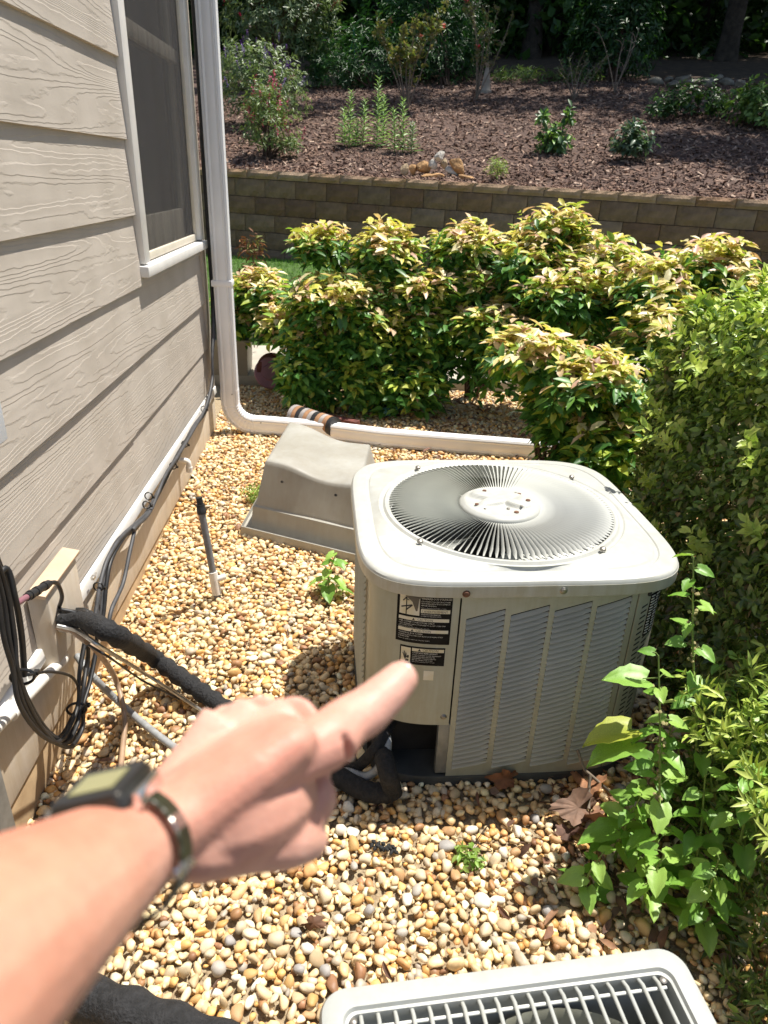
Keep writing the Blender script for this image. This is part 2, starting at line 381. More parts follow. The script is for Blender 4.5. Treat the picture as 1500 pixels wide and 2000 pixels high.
def setcol(me, c):
    a = me.attributes.new('Col', 'FLOAT_COLOR', 'POINT'); n = len(me.vertices)
    a.data.foreach_set('color', np.tile(np.array([*c, 1], dtype=np.float32), n))

# leaf template: length along +x, width along y, 8 triangles, folded at the midrib and drooping
def leaf_tmpl(fold=.18, droop=.18, w1=.9, w2=.85, p1=.3, p2=.65):
    V = np.array([(0, 0, 0), (p1, w1*.5, fold*.5), (p1, 0, 0), (p1, -w1*.5, fold*.5), (p2, w2*.5, fold*.5), (p2, 0, 0), (p2, -w2*.5, fold*.5), (1, 0, 0)], dtype=float)
    V[:, 2] -= droop*V[:, 0]**2
    F = np.array([(0, 3, 2), (0, 2, 1), (2, 3, 6), (2, 6, 5), (1, 2, 5), (1, 5, 4), (5, 6, 7), (4, 5, 7)])
    return V, F
TM_OV = leaf_tmpl()
TM_LAN = leaf_tmpl(.12, .12, .8, .6, .25, .6)
TM_FLAT = (np.array([(0, 0, 0), (.5, .5, .06), (1, 0, -.1), (.5, -.5, .06)], dtype=float), np.array([(0, 3, 2), (0, 2, 1)]))

def unit(a): return a/np.maximum(np.linalg.norm(a, axis=-1, keepdims=True), 1e-9)
def leaves(P, D, Nn, L, Wd, cols, tm, tipcol=None):
    """numpy leaf cloud -> verts, tris, colours"""
    TV, TF = tm; n = len(P)
    D = unit(D); Y = unit(np.cross(Nn, D)); Z = np.cross(D, Y)
    L = L[:, None, None]; Wd = Wd[:, None, None]
    V = P[:, None, :]+TV[None, :, 0:1]*L*D[:, None, :]+TV[None, :, 1:2]*Wd*Y[:, None, :]+TV[None, :, 2:3]*L*Z[:, None, :]
    F = TF[None]+np.arange(n)[:, None, None]*len(TV)
    C = np.repeat(cols, len(TV), 0)
    if tipcol is not None:
        t = np.tile(TV[:, 0]**2, n)[:, None]; C = C*(1-t)+np.repeat(tipcol, len(TV), 0)*t
    return V.reshape(-1, 3), F.reshape(-1, 3), C

def pick(pal, n, w=None):
    pal = np.array(pal, float); i = rng.choice(len(pal), n, p=None if w is None else np.array(w)/sum(w))
    return pal[i]*rng.uniform(.82, 1.18, (n, 1))

def tufts(C, A, k, spread, L, Wr, colf, tm, lift=.35, jit=.25):
    """k leaves radiating from every shoot tip C with shoot axis A"""
    n = len(C); Ci = np.repeat(C, k, 0); Ai = unit(np.repeat(A, k, 0))
    R = rng.normal(size=(n*k, 3)); R -= (R*Ai).sum(1, keepdims=True)*Ai; R = unit(R)
    D = unit(R*spread+Ai*rng.uniform(lift-.35, lift+.45, (n*k, 1)))
    P = Ci+Ai*rng.uniform(-1, .1, (n*k, 1))*L*1.1+D*L*.1
    Nn = unit(Ai+rng.normal(size=(n*k, 3))*jit+np.array([0, 0, .3]))
    Ls = L*rng.uniform(.6, 1.2, n*k)
    return leaves(P, D, Nn, Ls, Ls*Wr*rng.uniform(.85, 1.15, n*k), *colf(n, k), tm)

def cat(parts):
    o = 0; Vs, Fs, Cs = [], [], []
    for V, F, C in parts: Vs.append(V); Fs.append(F+o); Cs.append(C); o += len(V)
    return np.vstack(Vs), np.vstack(Fs), np.vstack(Cs)

def lump_pts(l, n, inner=.55, up=-.55):
    c = np.array(l[:3]); r = np.array(l[3:6])
    d = unit(rng.normal(size=(n*3, 3))); d = d[d[:, 2] > up][:n]
    rad = rng.uniform(inner, 1.03, (len(d), 1))**.6
    wob = 1+.12*np.sin(d[:, :1]*5+l[0]*9)+.1*np.sin(d[:, 1:2]*7+l[1]*5)
    return c+d*rad*r*wob, d, rad[:, 0]

# ------------------------------------------------------------------ ground shapes
def gz(x, y):
    """gravel surface: level, sinking a little along the foot of the house"""
    t = min(max((3.9-y)/2.6, 0), 1.25); s = min(max((-.42-x)/.4, 0), 1); s = s*s*(3-2*s)
    return -.17*t*s
WA = Vector((-1.66, 9.75, 0)); WB = Vector((4.40, 7.85, 0))       # foot line of the block wall
WD = (WB-WA).normalized(); WN = Vector((-WD.y, WD.x, 0))           # along the wall, and away from the house
def behind(x, y): return (Vector((x, y, 0))-WA).dot(WN)
def mz(x, y):
    """mulch slope behind the wall"""
    d = behind(x, y)
    return 1.49-.0175*min(max((Vector((x, y, 0))-WA).dot(WD), -6), 14)+.25*min(d, 8)+.19*max(d-8, 0)+.03*math.sin(x*1.3)*math.cos(y*.9)
def lz(x, y):
    """lawn between the beds and the wall"""
    t = min(max((y-6.6)/2.6, 0), 1); return .02+.5*t*t*(3-2*t)

def sheet(name, xs, ys, zf, mat):
    mb = MB(); vs = [(x, y, zf(x, y)) for y in ys for x in xs]; n = len(xs)
    fs = [(j*n+i, j*n+i+1, (j+1)*n+i+1, (j+1)*n+i) for j in range(len(ys)-1) for i in range(n-1)]
    mb.add(vs, fs); o = ob(name, mb, mat, smooth=60); o['kind'] = 'structure'; return o
def lin(a, b, n): return [a+(b-a)*i/(n-1) for i in range(n)]

g = sheet('ground', lin(-90, 90, 31), lin(-60, 140, 31), lambda x, y: -.6+max(0, (y-40)*.1), 'soil')
gravel_bed = sheet('gravel_bed', lin(-3., 4.2, 49), lin(-.6, 5.6, 49), lambda x, y: gz(x, y)-.020, 'grit')
sheet('lawn', lin(-8, 9, 35), lin(5.62, 10.6, 21), lambda x, y: lz(x, y), 'lawnbase')
pa = MB(); pa.box((.2, 6.15, .005), (5.2, 1.1, .11)); o = ob('path', pa, 'concrete', bevel=.012); o['kind'] = 'structure'
def msheet(name, u0, u1, d0, d1, nu, nd, mat):
    mb = MB(); vs = []
    for j in range(nd):
        for i in range(nu):
            p = WA+WD*(u0+(u1-u0)*i/(nu-1))+WN*(d0+(d1-d0)*j/(nd-1)); vs.append((p.x, p.y, mz(p.x, p.y)))
    mb.add(vs, [(j*nu+i, j*nu+i+1, (j+1)*nu+i+1, (j+1)*nu+i) for j in range(nd-1) for i in range(nu-1)])
    o = ob(name, mb, mat, smooth=60); o['kind'] = 'structure'; return o
mulch = msheet('mulch_slope', -6, 14, .22, 8., 61, 31, 'mulchbase')
msheet('forest_floor', -30, 34, 7.8, 45, 41, 25, 'forest')

# ------------------------------------------------------------------ the house
XW = -.915
house = thing('house', 'taupe lap-sided house wall with white window trim at the left edge', 'house', (XW, 2., 0))
YC = 4.50                                                           # far corner
mb = MB(); mb.box((XW-2.02, (YC-.02-4)/2, 1.6), (4., YC-.02+4, 3.4)); 
# wall core is built as pieces round the window opening so that the room behind shows
WY0, WY1, WZ0, WZ1 = 3.245, 4.33, 1.17, 3.1
mb = MB()
mb.box((XW-.12, (WY0-4)/2, 1.6), (.2, WY0+4, 3.3)); mb.box((XW-.12, (WY1+YC-.02)/2, 1.6), (.2, YC-.02-WY1, 3.3))
mb.box((XW-.12, (WY0+WY1)/2, (WZ0-.05)/2), (.2, WY1-WY0, WZ0+.05)); mb.box((XW-2.2, YC-.12, 1.6), (4., .2, 3.3))
mb.box((XW-2.2, 1.0, 1.6), (.1, 6.9, 3.3))
ob('wall', mb, 'interior', house)
bottoms = [.29, .539, .813, 1.087, 1.361, 1.635, 1.909, 2.183, 2.457, 2.731, 3.005]
def board(y0, y1, zb, zt, proud=.019, name='siding_board'):
    # a lapped board: thick at its lower edge, top edge tucked under the next one
    b = MB(); n = max(2, int((y1-y0)/.25))
    rows = []
    for i in range(n+1):
        y = y0+(y1-y0)*i/n; w = .0012*math.sin(y*3+zb*9)
        rows.append([(XW+.002, y, zb), (XW+proud+w, y, zb+.001), (XW+proud+w, y, zb+.004), (XW+.0035, y, zt), (XW-.002, y, zt)])
    b.loft(rows, True, True)
    return ob(name, b, 'siding', house, smooth=25)
for k, zb in enumerate(bottoms):
    zt = (bottoms[k+1] if k+1 < len(bottoms) else zb+.274)+.02
    y1 = YC-.10 if zb < .9 else WY0-.085
    if k == 0: board(-1.2, y1, zb, zt)
    elif k == 1: board(-1.2, 2.82, zb, zt); board(2.8215, y1, zb+.002, zt, .0165)
    elif k == 3:                                                   # passes below the sill
        board(-1.2, WY0-.085, zb, zt); board(WY0-.084, YC-.10, zb, WZ0-.052, .017)
    else: board(-1.2, y1, zb, zt)
mb = MB(); mb.box((XW+.004, YC-.05, 1.7), (.042, .098, 2.86)); ob('corner_board', mb, 'siding', house, bevel=.003)
mb = MB(); mb.box((XW-.10, YC+.006, 1.7), (.16, .02, 2.86)); ob('corner_board', mb, 'siding', house, bevel=.003)
# water-table trim, skirting and timber under it
mb = MB(); y0, y1 = -1.2, YC-.0
mb.hexa([(XW-.01, y0, .235), (XW+.034, y0, .235), (XW+.034, y1, .235), (XW-.01, y1, .235)], [(XW-.01, y0, .291), (XW+.030, y0, .280), (XW+.030, y1, .280), (XW-.01, y1, .291)])
ob('water_table', mb, 'trim', house, bevel=.004)
mb = MB(); mb.box((XW+.002, (y0+y1)/2, .108), (.028, y1-y0, .252)); ob('skirting_board', mb, 'skirt', house, bevel=.003)
mb = MB(); mb.box((XW-.012, (y0+y1)/2-.01, -.17), (.04, y1-y0-.03, .296)); ob('timber_sill', mb, 'beam', house, bevel=.004)
# window
win = MB()
cx0, cx1 = XW-.01, XW+.036
for (a, b_) in ((WY0-.083, WY0), (WY1, WY1+.095)): win.box(((cx0+cx1)/2, (a+b_)/2, (WZ0+WZ1)/2+.002), (cx1-cx0, b_-a, WZ1-WZ0))
win.box(((cx0+cx1)/2, (WY0+WY1)/2, WZ1+.06), (cx1-cx0, WY1-WY0+.178, .116))
w = ob('window', win, 'trim', house, bevel=.004)
mb = MB(); mb.hexa([(XW-.12, WY0-.1, WZ0-.05), (XW+.052, WY0-.1, WZ0-.05), (XW+.052, WY1+.11, WZ0-.05), (XW-.12, WY1+.11, WZ0-.05)],
                   [(XW-.12, WY0-.1, WZ0), (XW+.052, WY0-.1, WZ0-.006), (XW+.052, WY1+.11, WZ0-.006), (XW-.12, WY1+.11, WZ0)])
ob('window_sill', mb, 'trim', w, bevel=.004)
mb = MB()
for (a, b_) in ((WY0, WY0+.022), (WY1-.022, WY1)): mb.box((XW+.004, (a+b_)/2, (WZ0+WZ1)/2), (.022, b_-a, WZ1-WZ0))
mb.box((XW+.004, (WY0+WY1)/2, WZ0+.018), (.022, WY1-WY0-.045, .034))
ob('screen_frame', mb, 'vinyl', w, bevel=.003)
mb = MB(); mb.box((XW+.002, (WY0+WY1)/2, (WZ0+WZ1)/2), (.0008, WY1-WY0-.044, WZ1-WZ0)); ob('insect_screen', mb, 'screen', w)
mb = MB(); mb.box((XW-.05, (WY0+WY1)/2, WZ1/2+WZ0/2), (.005, WY1-WY0-.03, WZ1-WZ0)); ob('pane', mb, 'glass', w)
mb = MB(); mb.box((XW-.05, (WY0+WY1)/2, WZ0+.09), (.03, WY1-WY0, .16)); mb.box((XW-.05, WY0+.03, 2.1), (.03, .06, 1.9)); mb.box((XW-.05, WY1-.03, 2.1), (.03, .06, 1.9)); mb.box((XW-.03, (WY0+WY1)/2, 2.05), (.03, WY1-WY0, .06))
ob('sash', mb, 'vinyl', w, bevel=.003)
for i in range(30):
    zz = WZ0+.26+i*.052; b = MB(); b.box((XW-.085, WY0+.27, zz), (.045, .48, .003), Matrix.Rotation(.5, 3, 'Y')); ob('blind_slat', b, 'blind', w)
mb = MB(); mb.box((XW-.95, 3.7, 2.0), (.04, 1.6, 2.2)); mb.box((XW-.6, 3.7, .95), (1.0, 1.6, .04)); ob('curtain', mb, 'interior', w)

# ------------------------------------------------------------------ downspout
ds = thing('downspout', 'white ribbed downspout at the house corner with elbow and run along the gravel', 'downspout', (-.783, 4.42, 0))
def rect_ring(c, t, side, hw, hd, rib=True):
    # cross-section: corrugated wide faces
    t = Vector(t).normalized(); side = (Vector(side)-t*Vector(side).dot(t)).normalized(); n_ = t.cross(side); pts = []
    K = 13
    for i in range(K):
        u = -1+2*i/(K-1); d = hd-(.0035 if rib and i in (3, 4, 8, 9) else 0); d -= .012 if abs(u) == 1 else 0
        pts.append(c+side*(hw*u)+n_*d)
    for i in range(9):
        u = 1-2*i/8; d = hw-(.003 if rib and i in (2, 6) else 0); d -= .0 if abs(u) < 1 else .008
        pts.append(c+side*d+n_*(hd*u*.84))
    for i in range(K):
        u = 1-2*i/(K-1); d = hd-(.0035 if rib and i in (3, 4, 8, 9) else 0); d -= .012 if abs(u) == 1 else 0
        pts.append(c+side*(hw*u)-n_*d)
    for i in range(9):
        u = -1+2*i/8; d = hw-(.003 if rib and i in (2, 6) else 0); d -= .0 if abs(u) < 1 else .008
        pts.append(c-side*d+n_*(hd*u*.84))
    return pts
DX, DY = -.783, 4.42; SIDE = Vector((0, 1, 0))
hw, hd = .040, .053       # .08 front to back, .106 seen from the camera
def spipe(path, name, grow=1., crimp=False, rib=True):
    b = MB(); P = [Vector(p) for p in path]; rings = []
    for i, p in enumerate(P):
        t = P[min(i+1, len(P)-1)]-P[max(i-1, 0)]; gk = grow*(1-(.05 if crimp and i % 3 == 2 and i > 2 else 0))
        rings.append(rect_ring(p, t, SIDE, hw*gk, hd*gk, rib))
    b.loft(rings, True, True); return ob(name, b, 'pvc', ds, smooth=16 if crimp else 30)
spipe([(DX, DY, .275), (DX, DY, .93), (DX, DY, 1.7), (DX, DY, 3.0)], 'vertical_pipe', .985)
arc = []
for i in range(31):
    a = PI/2*i/30; R_ = .15; arc.append((DX+R_-R_*math.cos(a), DY-.01*i/30, .205-R_*math.sin(a)))
spipe([(DX, DY, .285), (DX, DY, .235)]+arc+[(DX+.21, DY-.02, .055)], 'elbow', 1.02, True)
SIDE = Vector((0, 1, 0)); spipe([(DX+.19, DY-.018, .057), (DX+.6, DY-.09, .055), (.2, DY-.21, .055), (1.3, DY-.40, .055), (1.95, DY-.51, .055)], 'horizontal_pipe', .985)
mb = MB(); mb.box((DX-.004, DY+.004, .93), (.122, .092, .035)); ob('strap', mb, 'pvc', ds, bevel=.004)
for (x, y, z_) in ((DX+.02, DY-.043, .262), (DX+.195, DY-.06, .085)):
    b = MB(); b.lathe([(.004, 0), (.004, .003), (.001, .004)], 10, (x, y, z_), axis=Vector((0, -1, 0))); ob('screw', b, 'bolt', ds)

# ------------------------------------------------------------------ condenser
ACX, ACY, ACR = .432, 1.865, .05
NE = 5.2; ASX = 1.05
def se(a, th, n=NE):
    c, s_ = math.cos(th), math.sin(th); r = a/((abs(c)**n+abs(s_)**n)**(1/n)); return r*c*ASX, r*s_
def yfront(x, a): return -a*(1-min(1, abs(x/a/ASX))**NE)**(1/NE)
def th_at(x, a): return math.atan2(yfront(x, a), x/ASX)
ac = thing('air_conditioner', 'large pale grey outdoor air conditioner with round fan grille standing on the gravel', 'air conditioner', (ACX, ACY, 0), None, ACR, True)
AB = .383                                                           # body half width
ZB, ZT = .022, .645
def shell(name, th0, th1, z0, z1, a=AB, n=40, t=.002, mat='acpaint'):
    b = MB(); ths = [th0+(th1-th0)*i/n for i in range(n+1)]
    o_ = [se(a, t_) for t_ in ths]; i_ = [se(a-t, t_) for t_ in ths]
    rings = [[(*p, z0), (*p, z1), (*q, z1), (*q, z0)] for p, q in zip(o_, i_)]
    b.loft(rings, True, True); return ob(name, b, mat, ac, smooth=35)
SX, RX = -.177, .283                                                # seams on the front
th_s, th_r = th_at(SX, AB), th_at(RX, AB)
shell('service_panel', -PI*.82, th_s-.006, .21, ZT)
shell('corner_panel', th_r+.006, -PI*.25+.32, ZB, ZT)
shell('side_panel', -PI*.25+.325, PI*1.0, ZB, ZT, AB-.004, 60)
shell('left_guard', PI, 2*PI-PI*.82-.002, ZB, ZT, AB-.004, 20)
# horizontal louvres on the left guard
for i in range(26):
    z_ = .06+i*.0212; b = MB()
    b.hexa([(-AB*ASX-.0005, -.20, z_), (-AB*ASX+.004, -.20, z_+.006), (-AB*ASX+.004, .26, z_+.006), (-AB*ASX-.0005, .26, z_)], [(-AB*ASX-.004, -.20, z_+.002), (-AB*ASX+.003, -.20, z_+.013), (-AB*ASX+.003, .26, z_+.013), (-AB*ASX-.004, .26, z_+.002)])
    ob('guard_louver', b, 'acpaint', ac)
# front louver panel: frame pieces, dark coil behind, slats one by one
colx = [(-.160, -.062), (-.047, .050), (.064, .159), (.173, .264)]
def fy(x, d=0.): return yfront(x, AB)-d
def zt_(x0, x, k): return .552+.010*k+.30*(x-x0)
def fpiece(b, poly, d=.0, t=.003):
    """plate on the bowed front between (x, z) outline points, subdivided in x"""
    (xa, za0, za1), (xb, zb0, zb1) = poly; n = max(1, int(abs(xb-xa)/.02)); rings = []
    for i in range(n+1):
        u = i/n; x = xa+(xb-xa)*u; z0 = za0+(zb0-za0)*u; z1 = za1+(zb1-za1)*u; y = fy(x, d)
        rings.append([(x, y, z0), (x, y, z1), (x, y+t, z1), (x, y+t, z0)])
    b.loft(rings, True, True)
pan = MB(); ztop = .636
xs = [SX+.002]+[v for c in colx for v in c]+[RX-.002]
LB = .052
for i in range(0, len(xs), 2): fpiece(pan, ((xs[i], ZB, ztop), (xs[i+1], ZB, ztop)))
for k, (a_, b_) in enumerate(colx):
    fpiece(pan, ((a_, zt_(a_, a_, k), ztop), (b_, zt_(a_, b_, k), ztop))); fpiece(pan, ((a_, ZB, LB), (b_, ZB, LB+.025)))
ob('louver_panel', pan, 'acpaint', ac, smooth=30)
NS = 31
sl_me = {}
for k, (a_, b_) in enumerate(colx):
    top0 = zt_(a_, a_, k); pit = (top0-LB)/NS
    for i in range(NS):
        z0 = LB+i*pit; b = MB(); rings = []
        for j in range(7):
            u = (0, .2, .45, .7, .8, .9, 1)[j]; x = a_+(b_-a_)*u; sl = z0+(.30*(1-i/NS*.0))*(x-a_)*min(1, .62+.38*i/6)
            dd = .0038*min(1, max(0, (1-u)/.30))  # pressed out in the middle, closing into the stile
            y = fy(x)
            rings.append([(x, y-dd, sl), (x, y-dd-.0012, sl+.0012), (x, y+.005, sl+pit*.60), (x, y+.006, sl+pit*.56)])
        b.loft(rings, True, True); ob('louver', b, 'louver', ac, smooth=40)
b = MB(); rings = []
for j in range(25):
    x = SX+(RX-SX)*j/24; y = fy(x)+.022; rings.append([(x, y, ZB), (x, y, ztop), (x, y+.004, ztop), (x, y+.004, ZB)])
b.loft(rings, True, True); ob('coil', b, 'dark', ac, smooth=40)  # coil coloured near-black so the slat gaps carry their shade
# slots on the right corner panel
for i in range(30):
    z_ = .075+i*.0168
    for (u0, u1) in ((.018, .034), (.042, .058)):
        if i > 25 and u0 > .03: continue
        b = MB(); x0, x1 = RX+u0, RX+u1; d = .0012
        b.hexa([(x0, fy(x0, d), z_), (x1, fy(x1, d), z_+.007), (x1, fy(x1, -.002), z_+.007), (x0, fy(x0, -.002), z_)], [(x0, fy(x0, d), z_+.0042), (x1, fy(x1, d), z_+.0112), (x1, fy(x1, -.002), z_+.0112), (x0, fy(x0, -.002), z_+.0042)])
        ob('vent_slot', b, 'dark', ac)
# base pan, inner posts
b = MB(); b.loft([[(*se(AB+.005, 2*PI*i/96), z_) for i in range(96)] for z_ in (-.01, .018)] + [[(*se(AB+.002, 2*PI*i/96), .024) for i in range(96)]]); ob('base_pan', b, 'basepan', ac, smooth=40)
b = MB(); b.box((SX-.012, fy(SX)+.012, .122), (.034, .02, .178)); ob('corner_post', b, 'post', ac, bevel=.003)
b = MB(); b.loft([[(*se(.30, 2*PI*i/48, 3), z_) for i in range(48)] for z_ in (.04, .58)], caps=False); ob('inner_coil', b, 'post', ac, smooth=40)
b = MB(); b.box((-.27, -.27, .115), (.24, .012, .19)); b.box((-.36, -.20, .115), (.012, .20, .19)); ob('added_dark_panel', b, 'dark', ac)  # added black sheets standing in for the shade inside the open corner
# lid: bowed square skirt rising to a round opening
lid = MB(); N = 160; AL = .406; RO = .327
def oring(a, z_): return [(*se(a, 2*PI*i/N), z_) for i in range(N)]
def cring(r, z_): return [(r*math.cos(2*PI*i/N), r*math.sin(2*PI*i/N), z_) for i in range(N)]
def bring(a, r, t, z_): return [tuple((1-t)*p+t*q for p, q in zip(A_, B_))[:2]+(z_,) for A_, B_ in zip(oring(a, 0), cring(r, 0))]
lid.loft([oring(AL, .660), oring(AL-.0015, .6665), oring(AL-.005, .671), oring(AL-.011, .6735), oring(AL-.020, .6745),
          oring(AL-.040, .6755), oring(AL-.043, .6725), oring(AL-.050, .6725), oring(AL-.054, .6758), bring(AL-.05, RO+.02, .6, .681), cring(RO+.027, .684), cring(RO+.022, .6805), cring(RO+.014, .6805),
          cring(RO+.008, .687), cring(RO, .687), cring(RO-.005, .684), cring(RO-.006, .640), cring(RO-.008, .640), oring(AL-.014, .636)], True, False)
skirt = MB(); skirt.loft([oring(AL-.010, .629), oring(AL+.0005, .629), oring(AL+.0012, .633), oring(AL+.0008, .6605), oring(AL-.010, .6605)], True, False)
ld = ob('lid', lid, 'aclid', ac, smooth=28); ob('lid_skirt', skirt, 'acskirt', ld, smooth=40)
# grille blades
NBL = 124
def blade_mesh():
    b = MB(); r0, r1 = .112, RO-.004; rows = []
    for j in range(9):
        u = j/8; r = r0+(r1-r0)*u; tilt = .4+.58*min(1, (1-abs(2*u-1))*3.); wd = .0055+.0088*u
        if u > .93: wd = .004; tilt = .2
        z_ = .684+.010*math.sin(PI*u*.9)
        dz, dt = wd*math.sin(tilt), wd*math.cos(tilt)
        rows.append([(r, -dt/2, z_-dz/2-.0007), (r, dt/2, z_+dz/2-.0007), (r, dt/2, z_+dz/2+.0007), (r, -dt/2, z_-dz/2+.0007)])
    b.loft(rows, True, True); return b
b0 = blade_mesh(); bl = ob('grille_blade', b0, 'acblade', ac, smooth=40)
for k in range(1, NBL):
    c = bl.copy(); COL.objects.link(c); c.parent = ac; c.rotation_euler = (0, 0, 2*PI*k/NBL)
hub = MB(); HV_ = []; nr_, na_ = 22, 72
def hub_h(x, y):
    h = 0
    for cx, cy, rx, ry, an_ in ((0, .0, .080, .024, .45), (.045, -.03, .040, .020, -.5), (-.045, .03, .040, .020, -.5)):
        ca, sa = math.cos(an_), math.sin(an_); u = (ca*(x-cx)+sa*(y-cy))/rx; v = (-sa*(x-cx)+ca*(y-cy))/ry; d = math.sqrt(u*u+v*v); h = max(h, .013*min(1, max(0, (1.15-d)/.35)))
    return h
for k in range(nr_+1):
    r = .118*k/nr_
    for a in range(na_):
        x, y = r*math.cos(2*PI*a/na_), r*math.sin(2*PI*a/na_); e = max(0, (r-.100)/.018); HV_.append((x, y, .699-.009*e*e+(hub_h(x, y) if r < .1 else 0)+.002*math.exp(-((r-.102)/.004)**2)))
hub.add(HV_+[(.118*math.cos(2*PI*a/na_), .118*math.sin(2*PI*a/na_), .684) for a in range(na_)], [(k*na_+a, k*na_+(a+1) % na_, (k+1)*na_+(a+1) % na_, (k+1)*na_+a) for k in range(nr_+1) for a in range(na_)])
hb = ob('hub', hub, 'aclid', ac, smooth=60)
for (x, y, r) in ((-.03, .075, .006), (.07, .05, .006), (.085, .005, .007), (.03, -.075, .007), (-.075, -.03, .006), (.012, -.052, .005), (.05, -.052, .004), (-.055, -.05, .004), (.055, .035, .004)):
    b = MB(); b.lathe([(r, .699), (r, .7015), (r*.5, .7022)], 14, (x, y, hub_h(x, y))); ob('mounting_bolt', b, 'rust' if r > .0055 else 'bolt', hb, smooth=30)
for a_ in (.62, 2.2, 3.85, 5.35):
    b = MB(); b.lathe([(.0085, .688), (.008, .694), (.004, .697)], 14, (math.cos(a_)*(RO+.021), math.sin(a_)*(RO+.021), 0)); ob('grille_screw', b, 'bolt', ac, smooth=40)
# fan under the grille
b = MB(); b.lathe([(.07, .46), (.07, .62), (.06, .63)], 24); b.lathe([(.02, .63), (.02, .66)], 12); ob('fan_motor', b, 'dark', ac, smooth=40)
for k in range(3):
    b = MB(); rows = []
    for j in range(7):
        u = j/6; r = .06+.235*u; wd = .10+.12*u
        rows.append([(r*math.cos(q*wd/r*.5+.7*u), r*math.sin(q*wd/r*.5+.7*u), .575+.035*q) for q in (-1, -.5, 0, .5, 1)])
    nq = 5; b.add([p for r_ in rows for p in r_], [(i*nq+j, i*nq+j+1, (i+1)*nq+j+1, (i+1)*nq+j) for i in range(6) for j in range(4)])
    f = ob('fan_blade', b, 'acblade', ac, smooth=60); f.rotation_euler = (0, 0, 2*PI*k/3-1.2)
# lid and panel screws with their rust
for (x, z_, m_) in ((-.172, .641, 'rust'), (.068, .646, 'bolt')):
    b = MB(); b.lathe([(.0105, 0), (.0095, .002), (.007, .003), (.007, .0055), (.004, .0065)], 16, (x, yfront(x, AL), z_), axis=Vector((0, -1, 0))); ob('lid_screw', b, m_, ac, smooth=40)
b = MB(); b.lathe([(.009, 0), (.007, .003), (.005, .005)], 14, (-.195, fy(-.195), .238), axis=Vector((0, -1, 0))); ob('panel_screw', b, 'bolt', ac, smooth=40)
b = MB(); b.box((.300, yfront(.30, AL)+.004, .626), (.007, .006, .02)); ob('lid_clip', b, 'dark', ac)
# stickers
SDX, SDZ = -.020, .022
def lx(x): return -.312+(x+.312)*.87+SDX
def txt(lines, parent, mat, d, name='lettering', xform=None):
    V, F = [], []
    for s_, x, z_, size in lines:
        cu = bpy.data.curves.new('t', 'FONT'); cu.body = s_; cu.size = size; cu.resolution_u = 1
        to = bpy.data.objects.new('t', cu); COL.objects.link(to)
        me = to.to_mesh(); o_ = len(V)
        for v in me.vertices: V.append((lx(x+v.co.x), z_+v.co.y+SDZ))
        for p in me.polygons: F.append(tuple(i+o_ for i in p.vertices))
        to.to_mesh_clear(); bpy.data.objects.remove(to); bpy.data.curves.remove(cu)
    b = MB(); b.add([(xform(x, z_, d) if xform else (x, fy(x, d), z_)) for x, z_ in V], F)
    o = ob(name, b, mat, parent); o['kind'] = 'stuff'; return o
def plate(x0, x1, z0, z1, d, name, mat, parent):
    b = MB(); fpiece(b, ((lx(x0), z0+SDZ, z1+SDZ), (lx(x1), z0+SDZ, z1+SDZ)), d, .0006); return ob(name, b, mat, parent, smooth=30)
LX0, LX1, LZ0, LZ1 = -.312, -.158, .452, .612
st = plate(LX0, LX1, LZ0, LZ1, .0010, 'warning_sticker', 'sticker', ac); st['label'] = 'large black warning sticker with its top corner peeled down'
plate(LX0+.007, LX0+.062, .536, .602, .0014, 'pictogram', 'stickerw', st)
b = MB()
for (x0, x1, z0, z1) in ((-.234, -.163, .593, .6035), (-.246, -.163, .5455, .5565), (LX0+.006, -.164, .520, .5295), (LX0+.006, -.164, .486, .4955)):
    fpiece(b, ((lx(x0), z0+SDZ, z1+SDZ), (lx(x1), z0+SDZ, z1+SDZ)), .0014, .0006)
ob('heading_bar', b, 'stickerw', st)['kind'] = 'stuff'
txt([('WARNING', -.229, .5947, .0112), ('! AVERTISSEMENT', -.243, .5472, .0094), ('\u25b2', -.27, .5215, .009), ('CAUTION', -.255, .5215, .0098), ('\u25b2', -.272, .4875, .009), ('CAUTION', -.258, .4875, .0098)], st, 'ink', .0018, 'heading_text')
txt([('HAZARDOUS VOLTAGE!', -.2455, .5845, .0078), ('DISCONNECT ALL ELECTRIC POWER', -.246, .5775, .0049), ('INCLUDING REMOTE DISCONNECTS', -.246, .5715, .0049), ('BEFORE SERVICING.', -.246, .5655, .0049), ('Failure to disconnect power before servicing', -.246, .559, .0039),
     ('TENSION DANGEREUSE!', -.246, .5395, .0052), ('COUPER TOUTES LES SOURCES', -.246, .5345, .0042),
     ('USE COPPER CONDUCTORS ONLY!', LX0+.007, .513, .0062), ('UNIT TERMINALS ARE NOT DESIGNED TO ACCEPT OTHER TYPES', LX0+.007, .507, .0045), ('OF CONDUCTORS.', LX0+.007, .502, .0045), ('Failure to do so may cause damage to the equipment.', LX0+.007, .4975, .0040),
     ('CONTROL BOX COVER!', LX0+.007, .479, .0062), ('CONTROL BOX COVER MUST BE IN PLACE WHEN SYSTEM', LX0+.007, .473, .0048), ('IS ENERGIZED.', LX0+.007, .4675, .0048), ('Failure to replace control box cover may result in', LX0+.007, .461, .0044)], st, 'inkw', .0014, 'small_print')
b = MB()
for (xa, za, xb, zb, r) in ((-.296, .575, -.284, .590, .0014), (-.300, .556, -.272, .565, .0018), (-.286, .550, -.271, .565, .0018), (-.292, .583, -.28, .578, .001)):
    b.tube([(lx(xa), fy(lx(xa), .0017), za+SDZ), (lx(xb), fy(lx(xb), .0017), zb+SDZ)], r, 6)
ob('pictogram_mark', b, 'ink', st)
